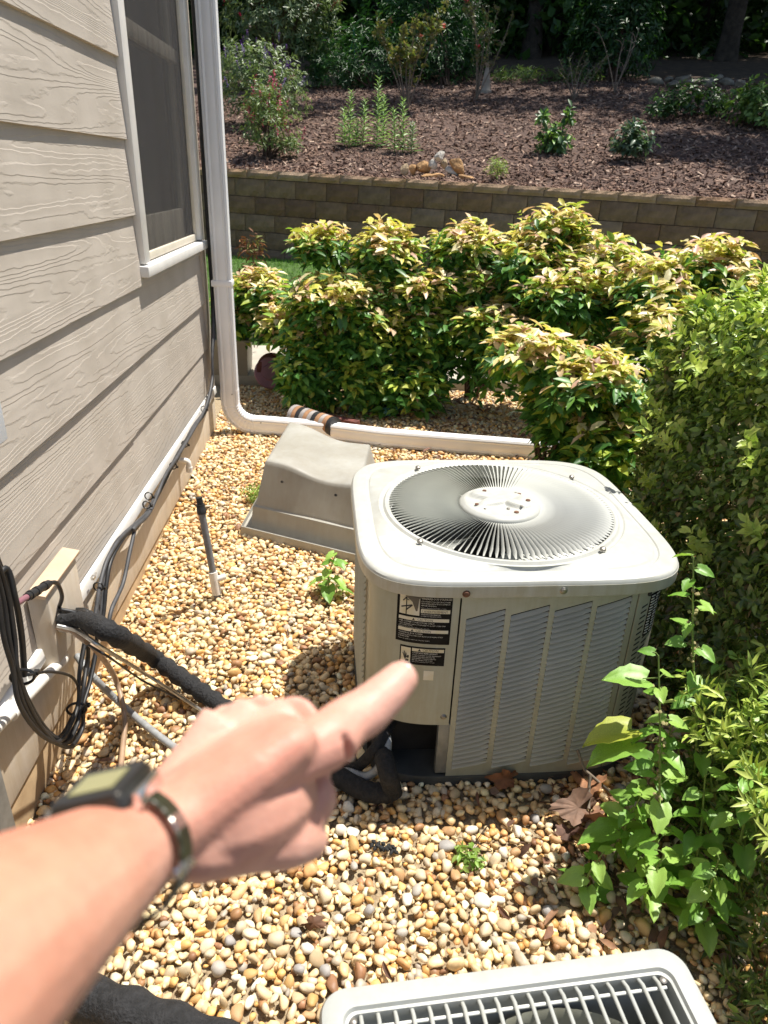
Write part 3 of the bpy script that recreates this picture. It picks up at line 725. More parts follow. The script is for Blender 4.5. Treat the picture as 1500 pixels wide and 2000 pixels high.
b = MB(); fl = [(LX0+.003, .611, .0022), (-.205, .607, .0026), (-.235, .594, .004), (-.253, .588, .006), (-.2575, .5555, .011), (-.262, .5545, .0115), (-.272, .578, .008), (-.292, .592, .004)]; fl = [(lx(x), z_+SDZ, d) for x, z_, d in fl]
b.add([(x, fy(x, d), z_) for x, z_, d in fl]+[(x, fy(x, d-.0008), z_) for x, z_, d in fl], [tuple(range(8)), tuple(range(15, 7, -1))]+[(i, (i+1) % 8, 8+(i+1) % 8, 8+i) for i in range(8)])
ob('peeled_flap', b, 'flap', st)
st2 = plate(-.298, -.168, .385, .441, .0010, 'caution_sticker', 'sticker', ac); st2['label'] = 'small black caution sticker below the peeled one'
plate(-.295, -.268, .390, .436, .0014, 'pictogram', 'stickerw', st2); plate(-.264, -.171, .427, .4365, .0014, 'heading_bar', 'stickerw', st2)
txt([('\u25b2 CAUTION', -.248, .4285, .0104)], st2, 'ink', .0018, 'heading_text')
txt([('CONTAINS REFRIGERANT!', -.263, .4205, .0062), ('SYSTEM CONTAINS OIL AND REFRIGERANT', -.263, .4145, .0043), ('UNDER HIGH PRESSURE. RECOVER', -.263, .4092, .0043), ('REFRIGERANT TO RELIEVE PRESSURE', -.263, .404, .0043), ('BEFORE OPENING THE SYSTEM.', -.263, .3988, .0043), ('Failure to follow proper procedures can result', -.263, .394, .0035)], st2, 'inkw', .0014, 'small_print')
b = MB()
for q in range(5): b.tube([(lx(-.283), fy(lx(-.283), .0017), .400+SDZ), (lx(-.290+q*.0045), fy(lx(-.283), .0017), .420+.004*(q % 2)+SDZ)], .0009, 5)
b.lathe([(.0045, 0), (.004, .0004)], 10, (lx(-.2745), fy(lx(-.2745), .0015), .408+SDZ), axis=Vector((0, -1, 0))); b.box((lx(-.275), fy(lx(-.275), .0016), .397+SDZ), (.013, .0006, .006))
ob('pictogram_mark', b, 'ink', st2)
plate(-.226, -.196, .338, .368, .001, 'paper_patch', 'stickerw', ac)
# data plate on the right corner
b = MB(); rows = []
tA, tB = th_at(RX+.04, AB), -PI*.25+.02
for i in range(13):
    t_ = tA+(tB-tA)*i/12; p = se(AB+.0012, t_); q = se(AB+.0004, t_); rows.append([(*p, .47), (*p, .60), (*q, .60), (*q, .47)])
b.loft(rows); dp = ob('data_plate', b, 'sticker', ac, smooth=40)
b = MB()
for r_ in range(14):
    z_ = .476+r_*.0088
    for seg in range(2):
        t0 = tA+(tB-tA)*(.06+seg*.47); t1 = t0+(tB-tA)*rnd.uniform(.25, .4); rows = []
        for i in range(5):
            t_ = t0+(t1-t0)*i/4; p = se(AB+.0017, t_); q = se(AB+.0011, t_); rows.append([(*p, z_), (*p, z_+.0036), (*q, z_+.0036), (*q, z_)])
        b.loft(rows)
ob('small_print', b, 'inkw', dp)

# ------------------------------------------------------------------ second unit, bottom right
u2 = thing('grille_unit', 'pale grey box with a grid of bars on top at the bottom of the photo', 'air conditioner', (.282, .452, 0), None, .108, True)
def rr(hx, hy, r, z_, n=8):
    pts = []
    for cx, cy, a0 in ((hx-r, hy-r, 0), (-hx+r, hy-r, PI/2), (-hx+r, -hy+r, PI), (hx-r, -hy+r, 1.5*PI)):
        for i in range(n+1): a_ = a0+PI/2*i/n; pts.append((cx+r*math.cos(a_), cy+r*math.sin(a_), z_))
    return pts
UZ = .42; ux, uy = .297, .25
b = MB(); b.loft([rr(ux-.008, uy-.008, .035, .0), rr(ux-.006, uy-.006, .035, UZ-.05), rr(ux, uy, .04, UZ-.045), rr(ux, uy, .04, UZ-.012), rr(ux-.004, uy-.004, .038, UZ-.003), rr(ux-.012, uy-.012, .034, UZ),
                 rr(ux-.034, uy-.034, .022, UZ), rr(ux-.037, uy-.037, .02, UZ-.006), rr(ux-.041, uy-.041, .018, UZ-.007), rr(ux-.045, uy-.045, .016, UZ-.022), rr(ux-.048, uy-.048, .014, .02)], True, False)
ob('housing', b, 'u2', u2, smooth=35)
nb = 19
for i in range(nb):
    x = -ux+.062+(2*ux-.124)*i/(nb-1); b = MB()
    b.tube([(x, uy-.043, UZ-.012), (x, uy-.055, UZ-.005), (x, 0, UZ-.004), (x, -uy+.055, UZ-.005), (x, -uy+.043, UZ-.012)], .0034, 8); ob('grille_bar', b, 'u2', u2, smooth=50)
b = MB()
for y in (uy-.06, .05, -.1): b.tube([(-ux+.05, y, UZ-.0105), (ux-.05, y, UZ-.0105)], .0028, 8)
ob('cross_bar', b, 'acblade', u2, smooth=50)
b = MB(); b.lathe([(.215, .05), (.215, .36), (.222, .375)], 48, (.05, -.02, 0), caps=False); ob('fan_ring', b, 'acpaint', u2, smooth=40)
b = MB(); b.lathe([(.055, .12), (.055, .30), (.045, .31)], 24, (-.14, .12, 0)); ob('fan_motor', b, 'dark', u2, smooth=40)
b = MB(); b.box((-.10, .10, .27), (.012, .16, .12)); ob('bracket', b, 'acpaint', u2, bevel=.002)
for (x, y) in ((-ux+.05, uy-.05), (ux-.05, uy-.05)):
    b = MB(); b.lathe([(.006, UZ-.016), (.006, UZ-.008), (.003, UZ-.006)], 12, (x, y, 0)); ob('grille_screw', b, 'bolt', u2, smooth=40)

# ------------------------------------------------------------------ overturned tub
tub = thing('plastic_tub', 'grey plastic tub with wide rim lying upside down on the gravel', 'tub', (-.18, 3.1, 0))
def quad_pts(FL, FR, BR, BL, z_, n=12, wave=0.):
    c = [Vector((*p, 0)) for p in (FL, FR, BR, BL)]; pts = []
    for i in range(4):
        a_, b_ = c[i], c[(i+1) % 4]
        for k in range(n):
            t = k/n; t2 = .5-.5*math.cos(PI*t)*(1 if 0 else 1); p = a_+(b_-a_)*t
            # s runs from the left edge to the right edge for the wavy top
            s_ = t if i == 0 else (1 if i == 1 else (1-t if i == 2 else 0))
            w_ = (-.5+.5*math.cos(PI*min(1, max(0, (s_-.12)/.55))))*wave+(.35*wave*max(0, (s_-.75)/.25) if s_ > .75 else 0)
            pts.append((p.x, p.y, z_+w_))
    return pts
FL, BL, BR, FR = (-.395, 3.06), (-.335, 3.62), (.085, 3.37), (.03, 2.855)
def grow(k, dz=None):
    c = [(FL[0]+FR[0]+BR[0]+BL[0])/4, (FL[1]+FR[1]+BR[1]+BL[1])/4]
    return [tuple(c[j]+(p[j]-c[j])*k for j in (0, 1)) for p in (FL, FR, BR, BL)]
b = MB(); S = []
for k, z_, w_ in ((1.50, -.01, 0), (1.50, .042, 0), (1.485, .044, 0), (1.475, .026, 0), (1.33, .022, 0), (1.31, .03, 0), (1.275, .118, 0), (1.265, .128, 0), (1.22, .132, 0), (1.205, .140, 0), (1.035, .318, .035), (1.015, .336, .04), (.985, .343, .042), (.93, .345, .042), (.5, .346, .042)):
    S.append(quad_pts(*grow(k), z_, 14, w_))
b.loft(S, True, False); n_ = 56; b.add([], []); b.f.append(tuple(len(b.v)-n_+i for i in range(n_))); b.m.append(0)
tb = ob('tub_shell', b, 'tub', tub, smooth=38)
for p in (PY(551, 941, 2.975), PY(656, 967, 2.82)):
    c = MB(); c.lathe([(.006, -.002), (.006, .004)], 12, p, axis=Vector((-.35, -.85, .35)).normalized()); ob('drain_hole', c, 'dark', tub)
c = MB(); c.lathe([(.012, .305), (.012, .3085), (.008, .309)], 16, (-.14, 3.24, .003)); ob('mould_mark', c, 'tub', tub, smooth=40)

# ------------------------------------------------------------------ pipes, cables along the wall
CX = XW+.042
def cable(name, pts, r, mat, parent, n=8):
    b = MB(); b.tube(curve(pts, 8), r, n); return ob(name, b, mat, parent, smooth=60)
cb = thing('cable_bundle', 'bundle of dark cables tied along the foot of the siding to the house corner', 'cables', (CX, 3., .3))
main = [(402, 250), (408, 560), (414, 690), (414, 735), (402, 790), (375, 832), (345, 885), (322, 925), (292, 985), (262, 1020)]
tails = [[(235, 1050), (214, 1085), (200, 1130), (192, 1185), (186, 1235)], [(238, 1055), (217, 1095), (208, 1140), (203, 1190), (197, 1240)], [(262, 1040), (252, 1085), (240, 1140), (218, 1190), (210, 1235)], [(240, 1048), (222, 1080), (206, 1120), (198, 1180), (192, 1238)], [(236, 1050), (210, 1092), (196, 1140), (188, 1190), (180, 1238)]]
for i, tl in enumerate(tails):
    pts = []
    for j, (x, y) in enumerate(main):
        p = PX(x, y, CX+.004+.012*(i % 3))
        if j < 2: p.y = 4.47+.008*(i % 2); p.x = -.865+.009*i*.7
        p += Vector((0, (i//3)*.012-.004, .010*((i*2+j) % 3)-.032)); pts.append(p)
    pts += [PX(x, y, CX+.006+.010*(i % 3)) for x, y in tl]
    cable('cable', pts, .0078, 'grey_cable' if i != 1 else 'black_cable', cb)
cable('vertical_cable', [(-.862, 4.462, 3.), (-.858, 4.47, 2.), (-.86, 4.46, 1.2), (-.856, 4.44, .75)], .011, 'black_cable', cb)
for (x, y) in ((397, 790), (360, 858), (337, 900), (289, 958), (285, 975), (190, 1133)):
    p = PX(x, y, CX+.014)-Vector((0, 0, .026)); b = MB()
    b.tube([p+Vector((.016*math.cos(a_), .0, .017*math.sin(a_))) for a_ in [2*PI*i/14 for i in range(15)]], .003, 6); b.box(p+Vector((.020, 0, -.005)), (.010, .008, .009)); ob('cable_tie', b, 'tie', cb)
b = MB(); p = PX(182, 1128, CX+.012); b.box(p, (.012, .02, .012)); b.box(p+Vector((0, .02, .002)), (.006, .02, .004)); ob('metal_clip', b, 'metal', cb, bevel=.002)
# loose coil hanging at the left
XC = -.80
coil = thing('cable_coil', 'thick tied loop of black cable hanging from the wall at the left edge', 'cables', PX(60, 1350, XC))
lp = [(-60, 1000), (-18, 1075), (5, 1150), (18, 1235), (30, 1305), (48, 1365), (85, 1420), (125, 1440), (150, 1405), (158, 1370), (166, 1310), (178, 1240), (176, 1195), (150, 1190), (122, 1188)]
for i in range(6):
    pts = []
    for j, (x, y) in enumerate(lp):
        sp = 1.0 if j not in (4, 9) else .45
        if j >= 12: sp = .5
        pts.append(PX(x+(i % 3-1)*11*sp, y+(i//3)*9*sp+(i % 3)*5*sp, XC+.012*(i//3)+.004*(i % 2)-(.06 if j >= 13 else 0)))
    if i in (1, 4): pts = pts[:11]+[PX(172, 1255, XC-.02), PX(150, 1210, XC-.05)]
    cable('cable', pts, .0058, 'black_cable', coil)
cable('cable', [PX(-30, 1180, XC+.0), PX(10, 1110, XC+.01), PX(30, 1170, XC+.02), PX(42, 1240, XC+.01), PX(48, 1320, XC)], .0075, 'black_cable', coil)
for (x, y) in ((44, 1322), (150, 1385)):
    p = PX(x, y, XC+.006); b = MB(); b.tube([p+Vector((.026*math.cos(a_), .006*math.cos(a_), .022*math.sin(a_))) for a_ in [2*PI*i/16 for i in range(17)]], .004, 6); b.box(p+Vector((.026, .018, 0)), (.012, .012, .010)); ob('cable_tie', b, 'tie', coil)
cable('tie_tail', [PX(55, 1318, XC+.03), PX(100, 1312, XC+.03), PX(140, 1322, XC+.02), PX(155, 1350, XC+.01), PX(152, 1382, XC+.01)], .004, 'black_cable', coil)
cable('drip_loop', [PX(118, 1190, -.84), PX(150, 1200, -.80), PX(168, 1235, -.78), PX(172, 1290, -.79), PX(160, 1340, -.80)], .006, 'black_cable', coil)
# connector with jumper
cn = thing('coax_connector', 'dark cable connector with pink ring jutting past the wall box', 'connector', PX(75, 1150, -.80))
b = MB(); p0, p1 = PX(30, 1180, -.81), PX(98, 1138, -.80); b.tube([p0, p0.lerp(p1, .3)], .008, 12); ob('connector_nut', b, 'mauve', cn, smooth=40)
b = MB(); b.tube([p0.lerp(p1, .3), p0.lerp(p1, .95)], .0105, 14); ob('connector_body', b, 'cap', cn, smooth=40)
for t in (.38, .55, .8):
    b = MB(); q = p0.lerp(p1, t); b.tube([q, q+(p1-p0)*.07], .0125, 14); ob('connector_ring', b, 'black_cable', cn, smooth=40)
cable('jumper', [p1, PX(112, 1140, -.80), PX(121, 1165, -.82), PX(114, 1190, -.86)], .006, 'black_cable', cn)
# mounting box on the wall
mbx = thing('mounting_box', 'cream boxed mounting board on the siding above the refrigerant lines', 'box', (XW+.04, 1.83, .33))
b = MB(); b.hexa([(XW+.02, 1.70, .21), (XW+.062, 1.73, .21), (XW+.062, 1.955, .21), (XW+.02, 1.97, .21)], [(XW+.02, 1.70, .46), (XW+.062, 1.73, .445), (XW+.062, 1.955, .445), (XW+.02, 1.97, .46)]); ob('box_body', b, 'skirt', mbx, bevel=.003)
b = MB(); b.box((XW+.046, 1.835, .460), (.052, .27, .012), Matrix.Rotation(.2, 3, 'Y')); ob('box_top', b, 'tan', mbx, bevel=.002)
b = MB(); b.lathe([(.034, 0), (.036, .02), (.028, .034), (.02, .04)], 18, PX(118, 1213, XW+.064), axis=Vector((1, .1, 0)).normalized()); ob('foil_collar', b, 'metal', mbx, smooth=30)
# insulated suction line
sl = thing('refrigerant_line', 'thick black foam insulated pipe running from the house to the condenser', 'pipe', (-.5, 1.9, .1))
def gp(x, y, h): # point h above the gravel under a pixel
    p = PZ(x, y, h); 
    for _ in range(3): p = PZ(x, y, gz(p.x, p.y)+h)
    return p
path = [PX(118, 1212, XW+.10), PX(165, 1212, -.74), PX(225, 1240, -.62), gp(300, 1285, .12), gp(370, 1335, .07), gp(440, 1385, .045), gp(540, 1455, .035), gp(640, 1505, .035), gp(715, 1545, .035), gp(768, 1548, .04)]
b = MB(); cp = curve(path, 10); b.tube(cp, [.019+.009*min(1, max(0, (i-4)/10))+.0025*math.sin(i*1.9)+.002*math.sin(i*4.3) for i in range(len(cp))], 16); ob('foam_sleeve', b, 'foam', sl, smooth=60)
b = MB(); cp = curve([gp(768, 1550, .035), gp(755, 1500, .12), PY(742, 1440, 1.55), PY(750, 1400, 1.62)], 8); b.tube(cp, .026, 14); ob('riser_sleeve', b, 'foam', sl, smooth=60)
cable('liquid_line', [PX(112, 1222, XW+.10), PX(150, 1232, -.76), PX(200, 1265, -.66), gp(290, 1320, .07), gp(390, 1385, .03), gp(520, 1465, .02), gp(640, 1525, .02)], .006, 'metal', sl)
cable('control_wire', [PX(120, 1205, XW+.11), PX(160, 1250, -.75), PX(215, 1285, -.66), gp(280, 1330, .05), gp(350, 1365, .02)], .0035, 'black_cable', sl)
b = MB(); b.tube([PX(112, 1222, XW+.09), PX(140, 1228, XW+.13), PX(172, 1252, -.72)], .012, 12); ob('copper_stub', b, 'tanhose', sl, smooth=60)
# condensate hose, flexible conduit
b = MB(); b.tube(curve([PX(150, 1235, -.80), PX(190, 1272, -.72), gp(225, 1325, .14), gp(243, 1395, .06), gp(240, 1460, .03), gp(232, 1530, .02)], 8), .0085, 12); o = ob('drain_hose', b, 'tanhose', smooth=60); tag(o, 'brown rubber hose curving down from the wall onto the gravel', 'hose')
b = MB(); cp = curve([PX(150, 1280, XW+.03), PX(180, 1320, -.82), gp(240, 1378, .05), gp(320, 1445, .02), gp(450, 1530, .02), gp(570, 1580, .02), gp(660, 1510, .03), gp(720, 1515, .05), PY(755, 1470, 1.46), PY(752, 1410, 1.56)], 30)
b.tube(cp, [.0108+.0014*(i % 2) for i in range(len(cp))], 12); o = ob('electrical_conduit', b, 'flex', smooth=30); tag(o, 'ribbed grey flexible conduit from the skirting to the condenser', 'conduit')
b = MB(); cp = curve([gp(640, 1480, .03), gp(690, 1500, .03), PY(735, 1460, 1.47), PY(765, 1410, 1.56)], 8); b.tube(cp, .016, 12); o = ob('thin_insulated_line', b, 'foam', smooth=60); tag(o, 'thin black line looping up into the open corner under the service panel', 'pipe')
# white pipe along the skirting
wp = thing('wall_pipe', 'white plastic pipe along the skirting with elbow into the wall', 'pipe', (XW+.04, 1.6, .14))
b = MB(); b.tube([PX(-60, 1475, XW+.05), PX(95, 1315, XW+.05), PX(122, 1290, XW+.045), PX(124, 1283, XW+.01)], .0165, 14); ob('pipe', b, 'whitepipe', wp, smooth=50)
b = MB(); p = PX(30, 1382, XW+.05); b.tube([p-Vector((0, .03, 0)), p+Vector((0, .03, 0))], .019, 14); ob('coupling', b, 'whitepipe', wp, smooth=50)
b = MB(); b.lathe([(.026, 0), (.026, .006), (.018, .01)], 18, PX(118, 1285, XW+.016), axis=Vector((1, 0, 0))); ob('wall_collar', b, 'metal', wp, smooth=40)
# drain elbow
de = thing('drain_elbow', 'small white drain elbow poking out of the skirting near the corner', 'pipe', PX(352, 900, XW+.02))
p = PX(349, 899, XW+.016); b = MB(); b.tube(curve([p, p+Vector((.03, 0, .0)), p+Vector((.048, 0, -.012)), p+Vector((.05, 0, -.05))], 6), .0145, 14); ob('elbow_pipe', b, 'whitepipe', de, smooth=50)
b = MB(); b.tube([p+Vector((.05, 0, -.036)), p+Vector((.05, 0, -.062))], .0175, 14); ob('elbow_end', b, 'whitepipe', de, smooth=50)
# meter box edge and post at the left
mt = thing('meter_box', 'pale blue-grey box on the siding cut off by the left edge', 'box', (-.84, 1.5, 1.05))
b = MB(); b.box((-.85, 1.40, 1.13), (.10, .36, .34)); ob('box_body', b, 'palebox', mt, bevel=.006)
b = MB(); b.box((-.795, 1.40, 1.13), (.012, .34, .32)); ob('box_cover', b, 'palebox', mt, bevel=.004)
pp = thing('conduit_post', 'grey flat conduit post standing by the wall at the lower left edge', 'conduit', (-.80, 1.19, 0))
b = MB(); b.box((-.81, 1.20, .30), (.05, .06, 1.)); ob('post_body', b, 'post', pp, bevel=.004)
b = MB(); b.lathe([(.006, 0), (.005, .004)], 10, (-.784, 1.20, .13), axis=Vector((1, 0, 0))); ob('screw', b, 'rust', pp)
# sprinkler riser
rz_ = thing('riser_pipe', 'grey upright riser pipe with black cap and white tee in the gravel', 'pipe', (-.533, 2.454, gz(-.533, 2.454)))
A0 = Vector((-.530, 2.452, gz(-.53, 2.45)-.04)); A1 = Vector((-.585, 2.50, .405)); dr = A1-A0
b = MB(); b.tube([A0, A0+dr*.93], .0135, 16); ob('pipe', b, 'riser', rz_, smooth=50)
b = MB(); b.tube([A0+dr*.86, A0+dr*.90, A0+dr*.905, A0+dr*.94], [.018, .018, .0165, .0165], 16); b.tube([A0+dr*.94, A0+dr], .0125, 14); ob('cap', b, 'cap', rz_, smooth=35)
b = MB(); b.tube([A0+dr*.12, A0+dr*.33], .0185, 16); q = A0+dr*.25; b.tube([q, q+Vector((.045, .01, .012))], [.014, .012], 12); ob('tee', b, 'whitepipe', rz_, smooth=50)
# black foam pipe in front
b = MB(); cp = curve([gp(-60, 1890, .04), gp(80, 1925, .045), gp(200, 1960, .05), gp(300, 1995, .05), gp(420, 2040, .04), gp(560, 2100, .04)], 10)
b.tube(cp, [.042+.004*math.sin(i*.8) for i in range(len(cp))], 18); o = ob('foam_pipe', b, 'foam', smooth=60); tag(o, 'black foam covered pipe lying on gravel beneath the forearm', 'pipe')

# ------------------------------------------------------------------ small things behind the downspout
pl = thing('planter', 'taupe square planter behind the downspout', 'planter', (-.93, 5.72, 0))
b = MB()
def sq(c, h, z_): return [(c[0]-h, c[1]-h, z_), (c[0]+h, c[1]-h, z_), (c[0]+h, c[1]+h, z_), (c[0]-h, c[1]+h, z_)]
pc = (-.98, 5.74)
b.loft([sq(pc, .135, 0), sq(pc, .145, .30), sq(pc, .155, .305)]); ob('planter_body', b, 'planter', pl, bevel=.006)
b = MB(); b.loft([sq(pc, .175, .3), sq(pc, .18, .345), sq(pc, .14, .345), sq(pc, .135, .31)]); ob('planter_rim', b, 'planter', pl, bevel=.008)
dc = thing('plant_saucer', 'mauve round plastic saucer leaning under the bush by the planter', 'saucer', (-.62, 5.3, 0))
b = MB(); ax = Vector((.1, -.9, .4)).normalized(); cc = PY(528, 728, 5.3)
b.lathe([(.115, -.012), (.12, 0), (.112, .008), (.06, .004), (.055, .014), (.02, .012)], 40, cc, axis=ax); ob('saucer_disc', b, 'mauve', dc, smooth=35)
b = MB(); b.lathe([(.12, -.03), (.125, -.015), (.1, -.008)], 40, cc+Vector((.02, .03, .02)), axis=Vector((.4, -.8, .3)).normalized()); o = ob('plant_saucer', b, 'brick', smooth=35); tag(o, 'dark red saucer behind the mauve one', 'saucer')
sp = thing('lawn_sprinkler', 'teal oscillating lawn sprinkler on the gravel under the bush', 'sprinkler', (.2, 4.92, 0))
b = MB(); b.tube(curve([PZ(682, 808, .02), PZ(700, 800, .02), PZ(750, 802, .02), PZ(810, 793, .02), PZ(805, 775, .03)], 6), .014, 8, flat=.6); b.tube(curve([PZ(682, 808, .02), PZ(690, 790, .02), PZ(740, 784, .03), PZ(800, 778, .03)], 6), .010, 8); ob('sled_base', b, 'teal', sp, smooth=50)
b = MB(); b.tube([PZ(740, 806, .04), PZ(772, 800, .05)], [.035, .038], 18); ob('motor_housing', b, 'teal', sp, smooth=40)
b = MB(); b.tube([PZ(775, 785, .06), PZ(808, 790, .07)], .024, 14); ob('hose_coupling', b, 'teal', sp, smooth=40)
b = MB(); b.tube(curve([PZ(685, 800, .04), PZ(705, 785, .09), PZ(745, 780, .08)], 6), .007, 8); ob('spray_arm', b, 'metal', sp, smooth=50)
rl = thing('rolled_mat', 'rolled mat with orange and grey stripes behind the downspout run', 'mat', (-.25, 4.62, .05))
R0, R1 = PZ(575, 812, .08), PZ(655, 835, .08); nst = 11
for i in range(nst):
    b = MB(); a_ = R0.lerp(R1, i/nst); c_ = R0.lerp(R1, (i+1)/nst-.004); b.tube([a_, c_], .075-.001*i, 18); ob('stripe', b, ['matgrey', 'orange', 'cap'][(0, 1, 2, 0, 1, 0, 2, 1, 0, 1, 2)[i]], rl, smooth=50)
b = MB(); p = PZ(655, 820, .03); b.box(p, (.36, .06, .05), Matrix.Rotation(-.55, 3, 'Z')); o = ob('edging_brick', b, 'brick', bevel=.006); tag(o, 'dark red edging piece beside the rolled mat', 'brick')
b = MB(); b.box(PZ(840, 765, .05), (.22, .14, .1), Matrix.Rotation(.1, 3, 'Z')); o = ob('paving_stone', b, 'concrete', bevel=.01); tag(o, 'small concrete block at the path edge under the bush', 'block')

# ------------------------------------------------------------------ gravel
def ico(sub, seed=None, amp=.12, sharp=0):
    bm = bmesh.new(); bmesh.ops.create_icosphere(bm, subdivisions=sub, radius=1.)
    V = np.array([v.co[:] for v in bm.verts]); F = np.array([[v.index for v in f.verts] for f in bm.faces]); bm.free()
    if seed is not None:
        r = np.random.default_rng(seed); d = np.ones(len(V))
        for _ in range(6):
            k = unit(r.normal(size=3)); d += amp*np.sin(V @ k*r.uniform(1.2, 2.6)+r.uniform(0, 6))*.6
        for _ in range(sharp):
            k = unit(r.normal(size=3)); h = r.uniform(.45, .75); q = V*d[:, None] @ k; d = np.where(q > h, d*h/np.maximum(q, 1e-6)*.93+d*.07, d)
        V = V*d[:, None]
    return V, F
PAL = [(.66, .545, .36), (.58, .43, .25), (.52, .32, .12), (.69, .63, .52), (.40, .36, .31), (.29, .165, .085), (.59, .49, .33), (.48, .29, .14), (.64, .53, .36), (.25, .14, .085), (.57, .38, .165), (.33, .31, .29)]
PW = [18, 18, 9, 11, 4, 5, 15, 9, 16, 2, 8, 2]
ICO = [ico(2, s, .19, 2+s % 5) for s in range(14)]; ICO1 = [ico(1, s, .1) for s in range(6)]
pts = []; cell = {}; cs = .055
rad = np.sort(np.clip(rng.lognormal(math.log(.0096), .33, 42000), .0052, .0205))[::-1]
def inside(x, y):
    if x < XW+.0 or x > 2.6 or y < .45 or y > 5.55: return False
    if y > 3.9 and x > 2.4: return False
    return True
for r in rad:
    for _ in range(11):
        x, y = rnd.uniform(-.93, 2.5), rnd.uniform(.5, 5.5)
        if x > 1.15+.28*(y-1): continue
        ci, cj = int(x//cs), int(y//cs); ok = True
        for i in (-1, 0, 1):
            for j in (-1, 0, 1):
                for (px, py, pr) in cell.get((ci+i, cj+j), ()):
                    if (px-x)**2+(py-y)**2 < (.86*(pr+r))**2: ok = False; break
                if not ok: break
            if not ok: break
        if ok:
            cell.setdefault((ci, cj), []).append((x, y, r)); pts.append((x, y, r)); break
pts = np.array(pts)
def rotmats(n, tilt=.45):
    a = rng.uniform(0, 2*PI, n); t = rng.normal(0, tilt, n); u = rng.uniform(0, 2*PI, n)
    ca, sa = np.cos(a), np.sin(a); Rz = np.zeros((n, 3, 3)); Rz[:, 0, 0] = ca; Rz[:, 0, 1] = -sa; Rz[:, 1, 0] = sa; Rz[:, 1, 1] = ca; Rz[:, 2, 2] = 1
    k = np.stack([np.cos(u), np.sin(u), np.zeros(n)], 1); K = np.zeros((n, 3, 3)); K[:, 0, 1] = -k[:, 2]; K[:, 0, 2] = k[:, 1]; K[:, 1, 0] = k[:, 2]; K[:, 1, 2] = -k[:, 0]; K[:, 2, 0] = -k[:, 1]; K[:, 2, 1] = k[:, 0]
    Rt = np.eye(3)+np.sin(t)[:, None, None]*K+(1-np.cos(t))[:, None, None]*(K @ K)
    return Rt @ Rz
def pebble_cloud(P, R, S, shp, cols):
    parts = []
    for si, (V, F) in enumerate(shp):
        idx = np.where(np.arange(len(P)) % len(shp) == si)[0]
        if not len(idx): continue
        W_ = np.einsum('nij,nvj->nvi', R[idx], V[None]*S[idx][:, None, :])+P[idx][:, None, :]
        FF = F[None]+(np.arange(len(idx))*len(V))[:, None, None]
        parts.append((W_.reshape(-1, 3), FF.reshape(-1, 3), np.repeat(cols[idx], len(V), 0)))
    return cat(parts)
n = len(pts); zz = np.array([gz(x, y) for x, y, _ in pts])
S = np.stack([pts[:, 2]*rng.uniform(1.0, 1.45, n), pts[:, 2]*rng.uniform(.75, 1.0, n), pts[:, 2]*rng.uniform(.5, .85, n)], 1)
P = np.stack([pts[:, 0], pts[:, 1], zz+rng.uniform(-.007, .007, n)], 1)
Cc = np.minimum(pick(PAL, n, PW)*np.array([1.20, 1.10, .93]), .82); Rm = rotmats(n)
cc_ = (P-CAM) @ RW; px_ = PP[0]+FPX*cc_[:, 0]/cc_[:, 2]; py_ = PP[1]+FPX*cc_[:, 1]/cc_[:, 2]
size = pts[:, 2]/cc_[:, 2]
vis = (px_ > 20) & (px_ < 1480) & (py_ < 1990) & (py_ > 0) & ~((py_ > 1360+.0*px_) & (px_ < 640) & (py_ < 2000-(px_-100)*.55)) & ~((px_ > 690) & (px_ < 1240) & (py_ < 1500)) & ~((px_ > 640) & (py_ > 1860))
order = np.argsort(-np.where(vis, size, 0))[:300]
mask = np.ones(n, bool); mask[order] = False
V, F, C = pebble_cloud(P[mask], Rm[mask], S[mask], ICO, Cc[mask])
me = fast('pebbles', V, F, 'stone', C); o = link('pebbles', me, gravel_bed); o['kind'] = 'stuff'
nl = 38000; xl = rng.uniform(-.93, 2.5, nl); yl = rng.uniform(.5, 5.5, nl); rl_ = rng.uniform(.006, .0135, nl)
Pl = np.stack([xl, yl, np.array([gz(a, b) for a, b in zip(xl, yl)])-.008], 1)
V, F, C = pebble_cloud(Pl, rotmats(nl), np.stack([rl_*1.2, rl_, rl_*.75], 1), ICO1, np.minimum(pick(PAL, nl, PW)*np.array([1.15, 1.05, .9]), .8))
me = fast('lower_pebbles', V, F, 'stone', C); o = link('lower_pebbles', me, gravel_bed); o['kind'] = 'stuff'
pm = []
for i in range(30):
    V, F = ICO[i % 14]; c = pick(PAL, 1, PW)[0]; pm.append(fast('pebble', V, F, 'stone', np.tile(c, (len(V), 1))))
for k, i in enumerate(order):
    o = link('pebble', pm[k % 30], gravel_bed); o.matrix_local = Matrix.Translation(P[i]) @ Matrix(Rm[i].tolist()).to_4x4() @ Matrix.Diagonal((*S[i], 1))

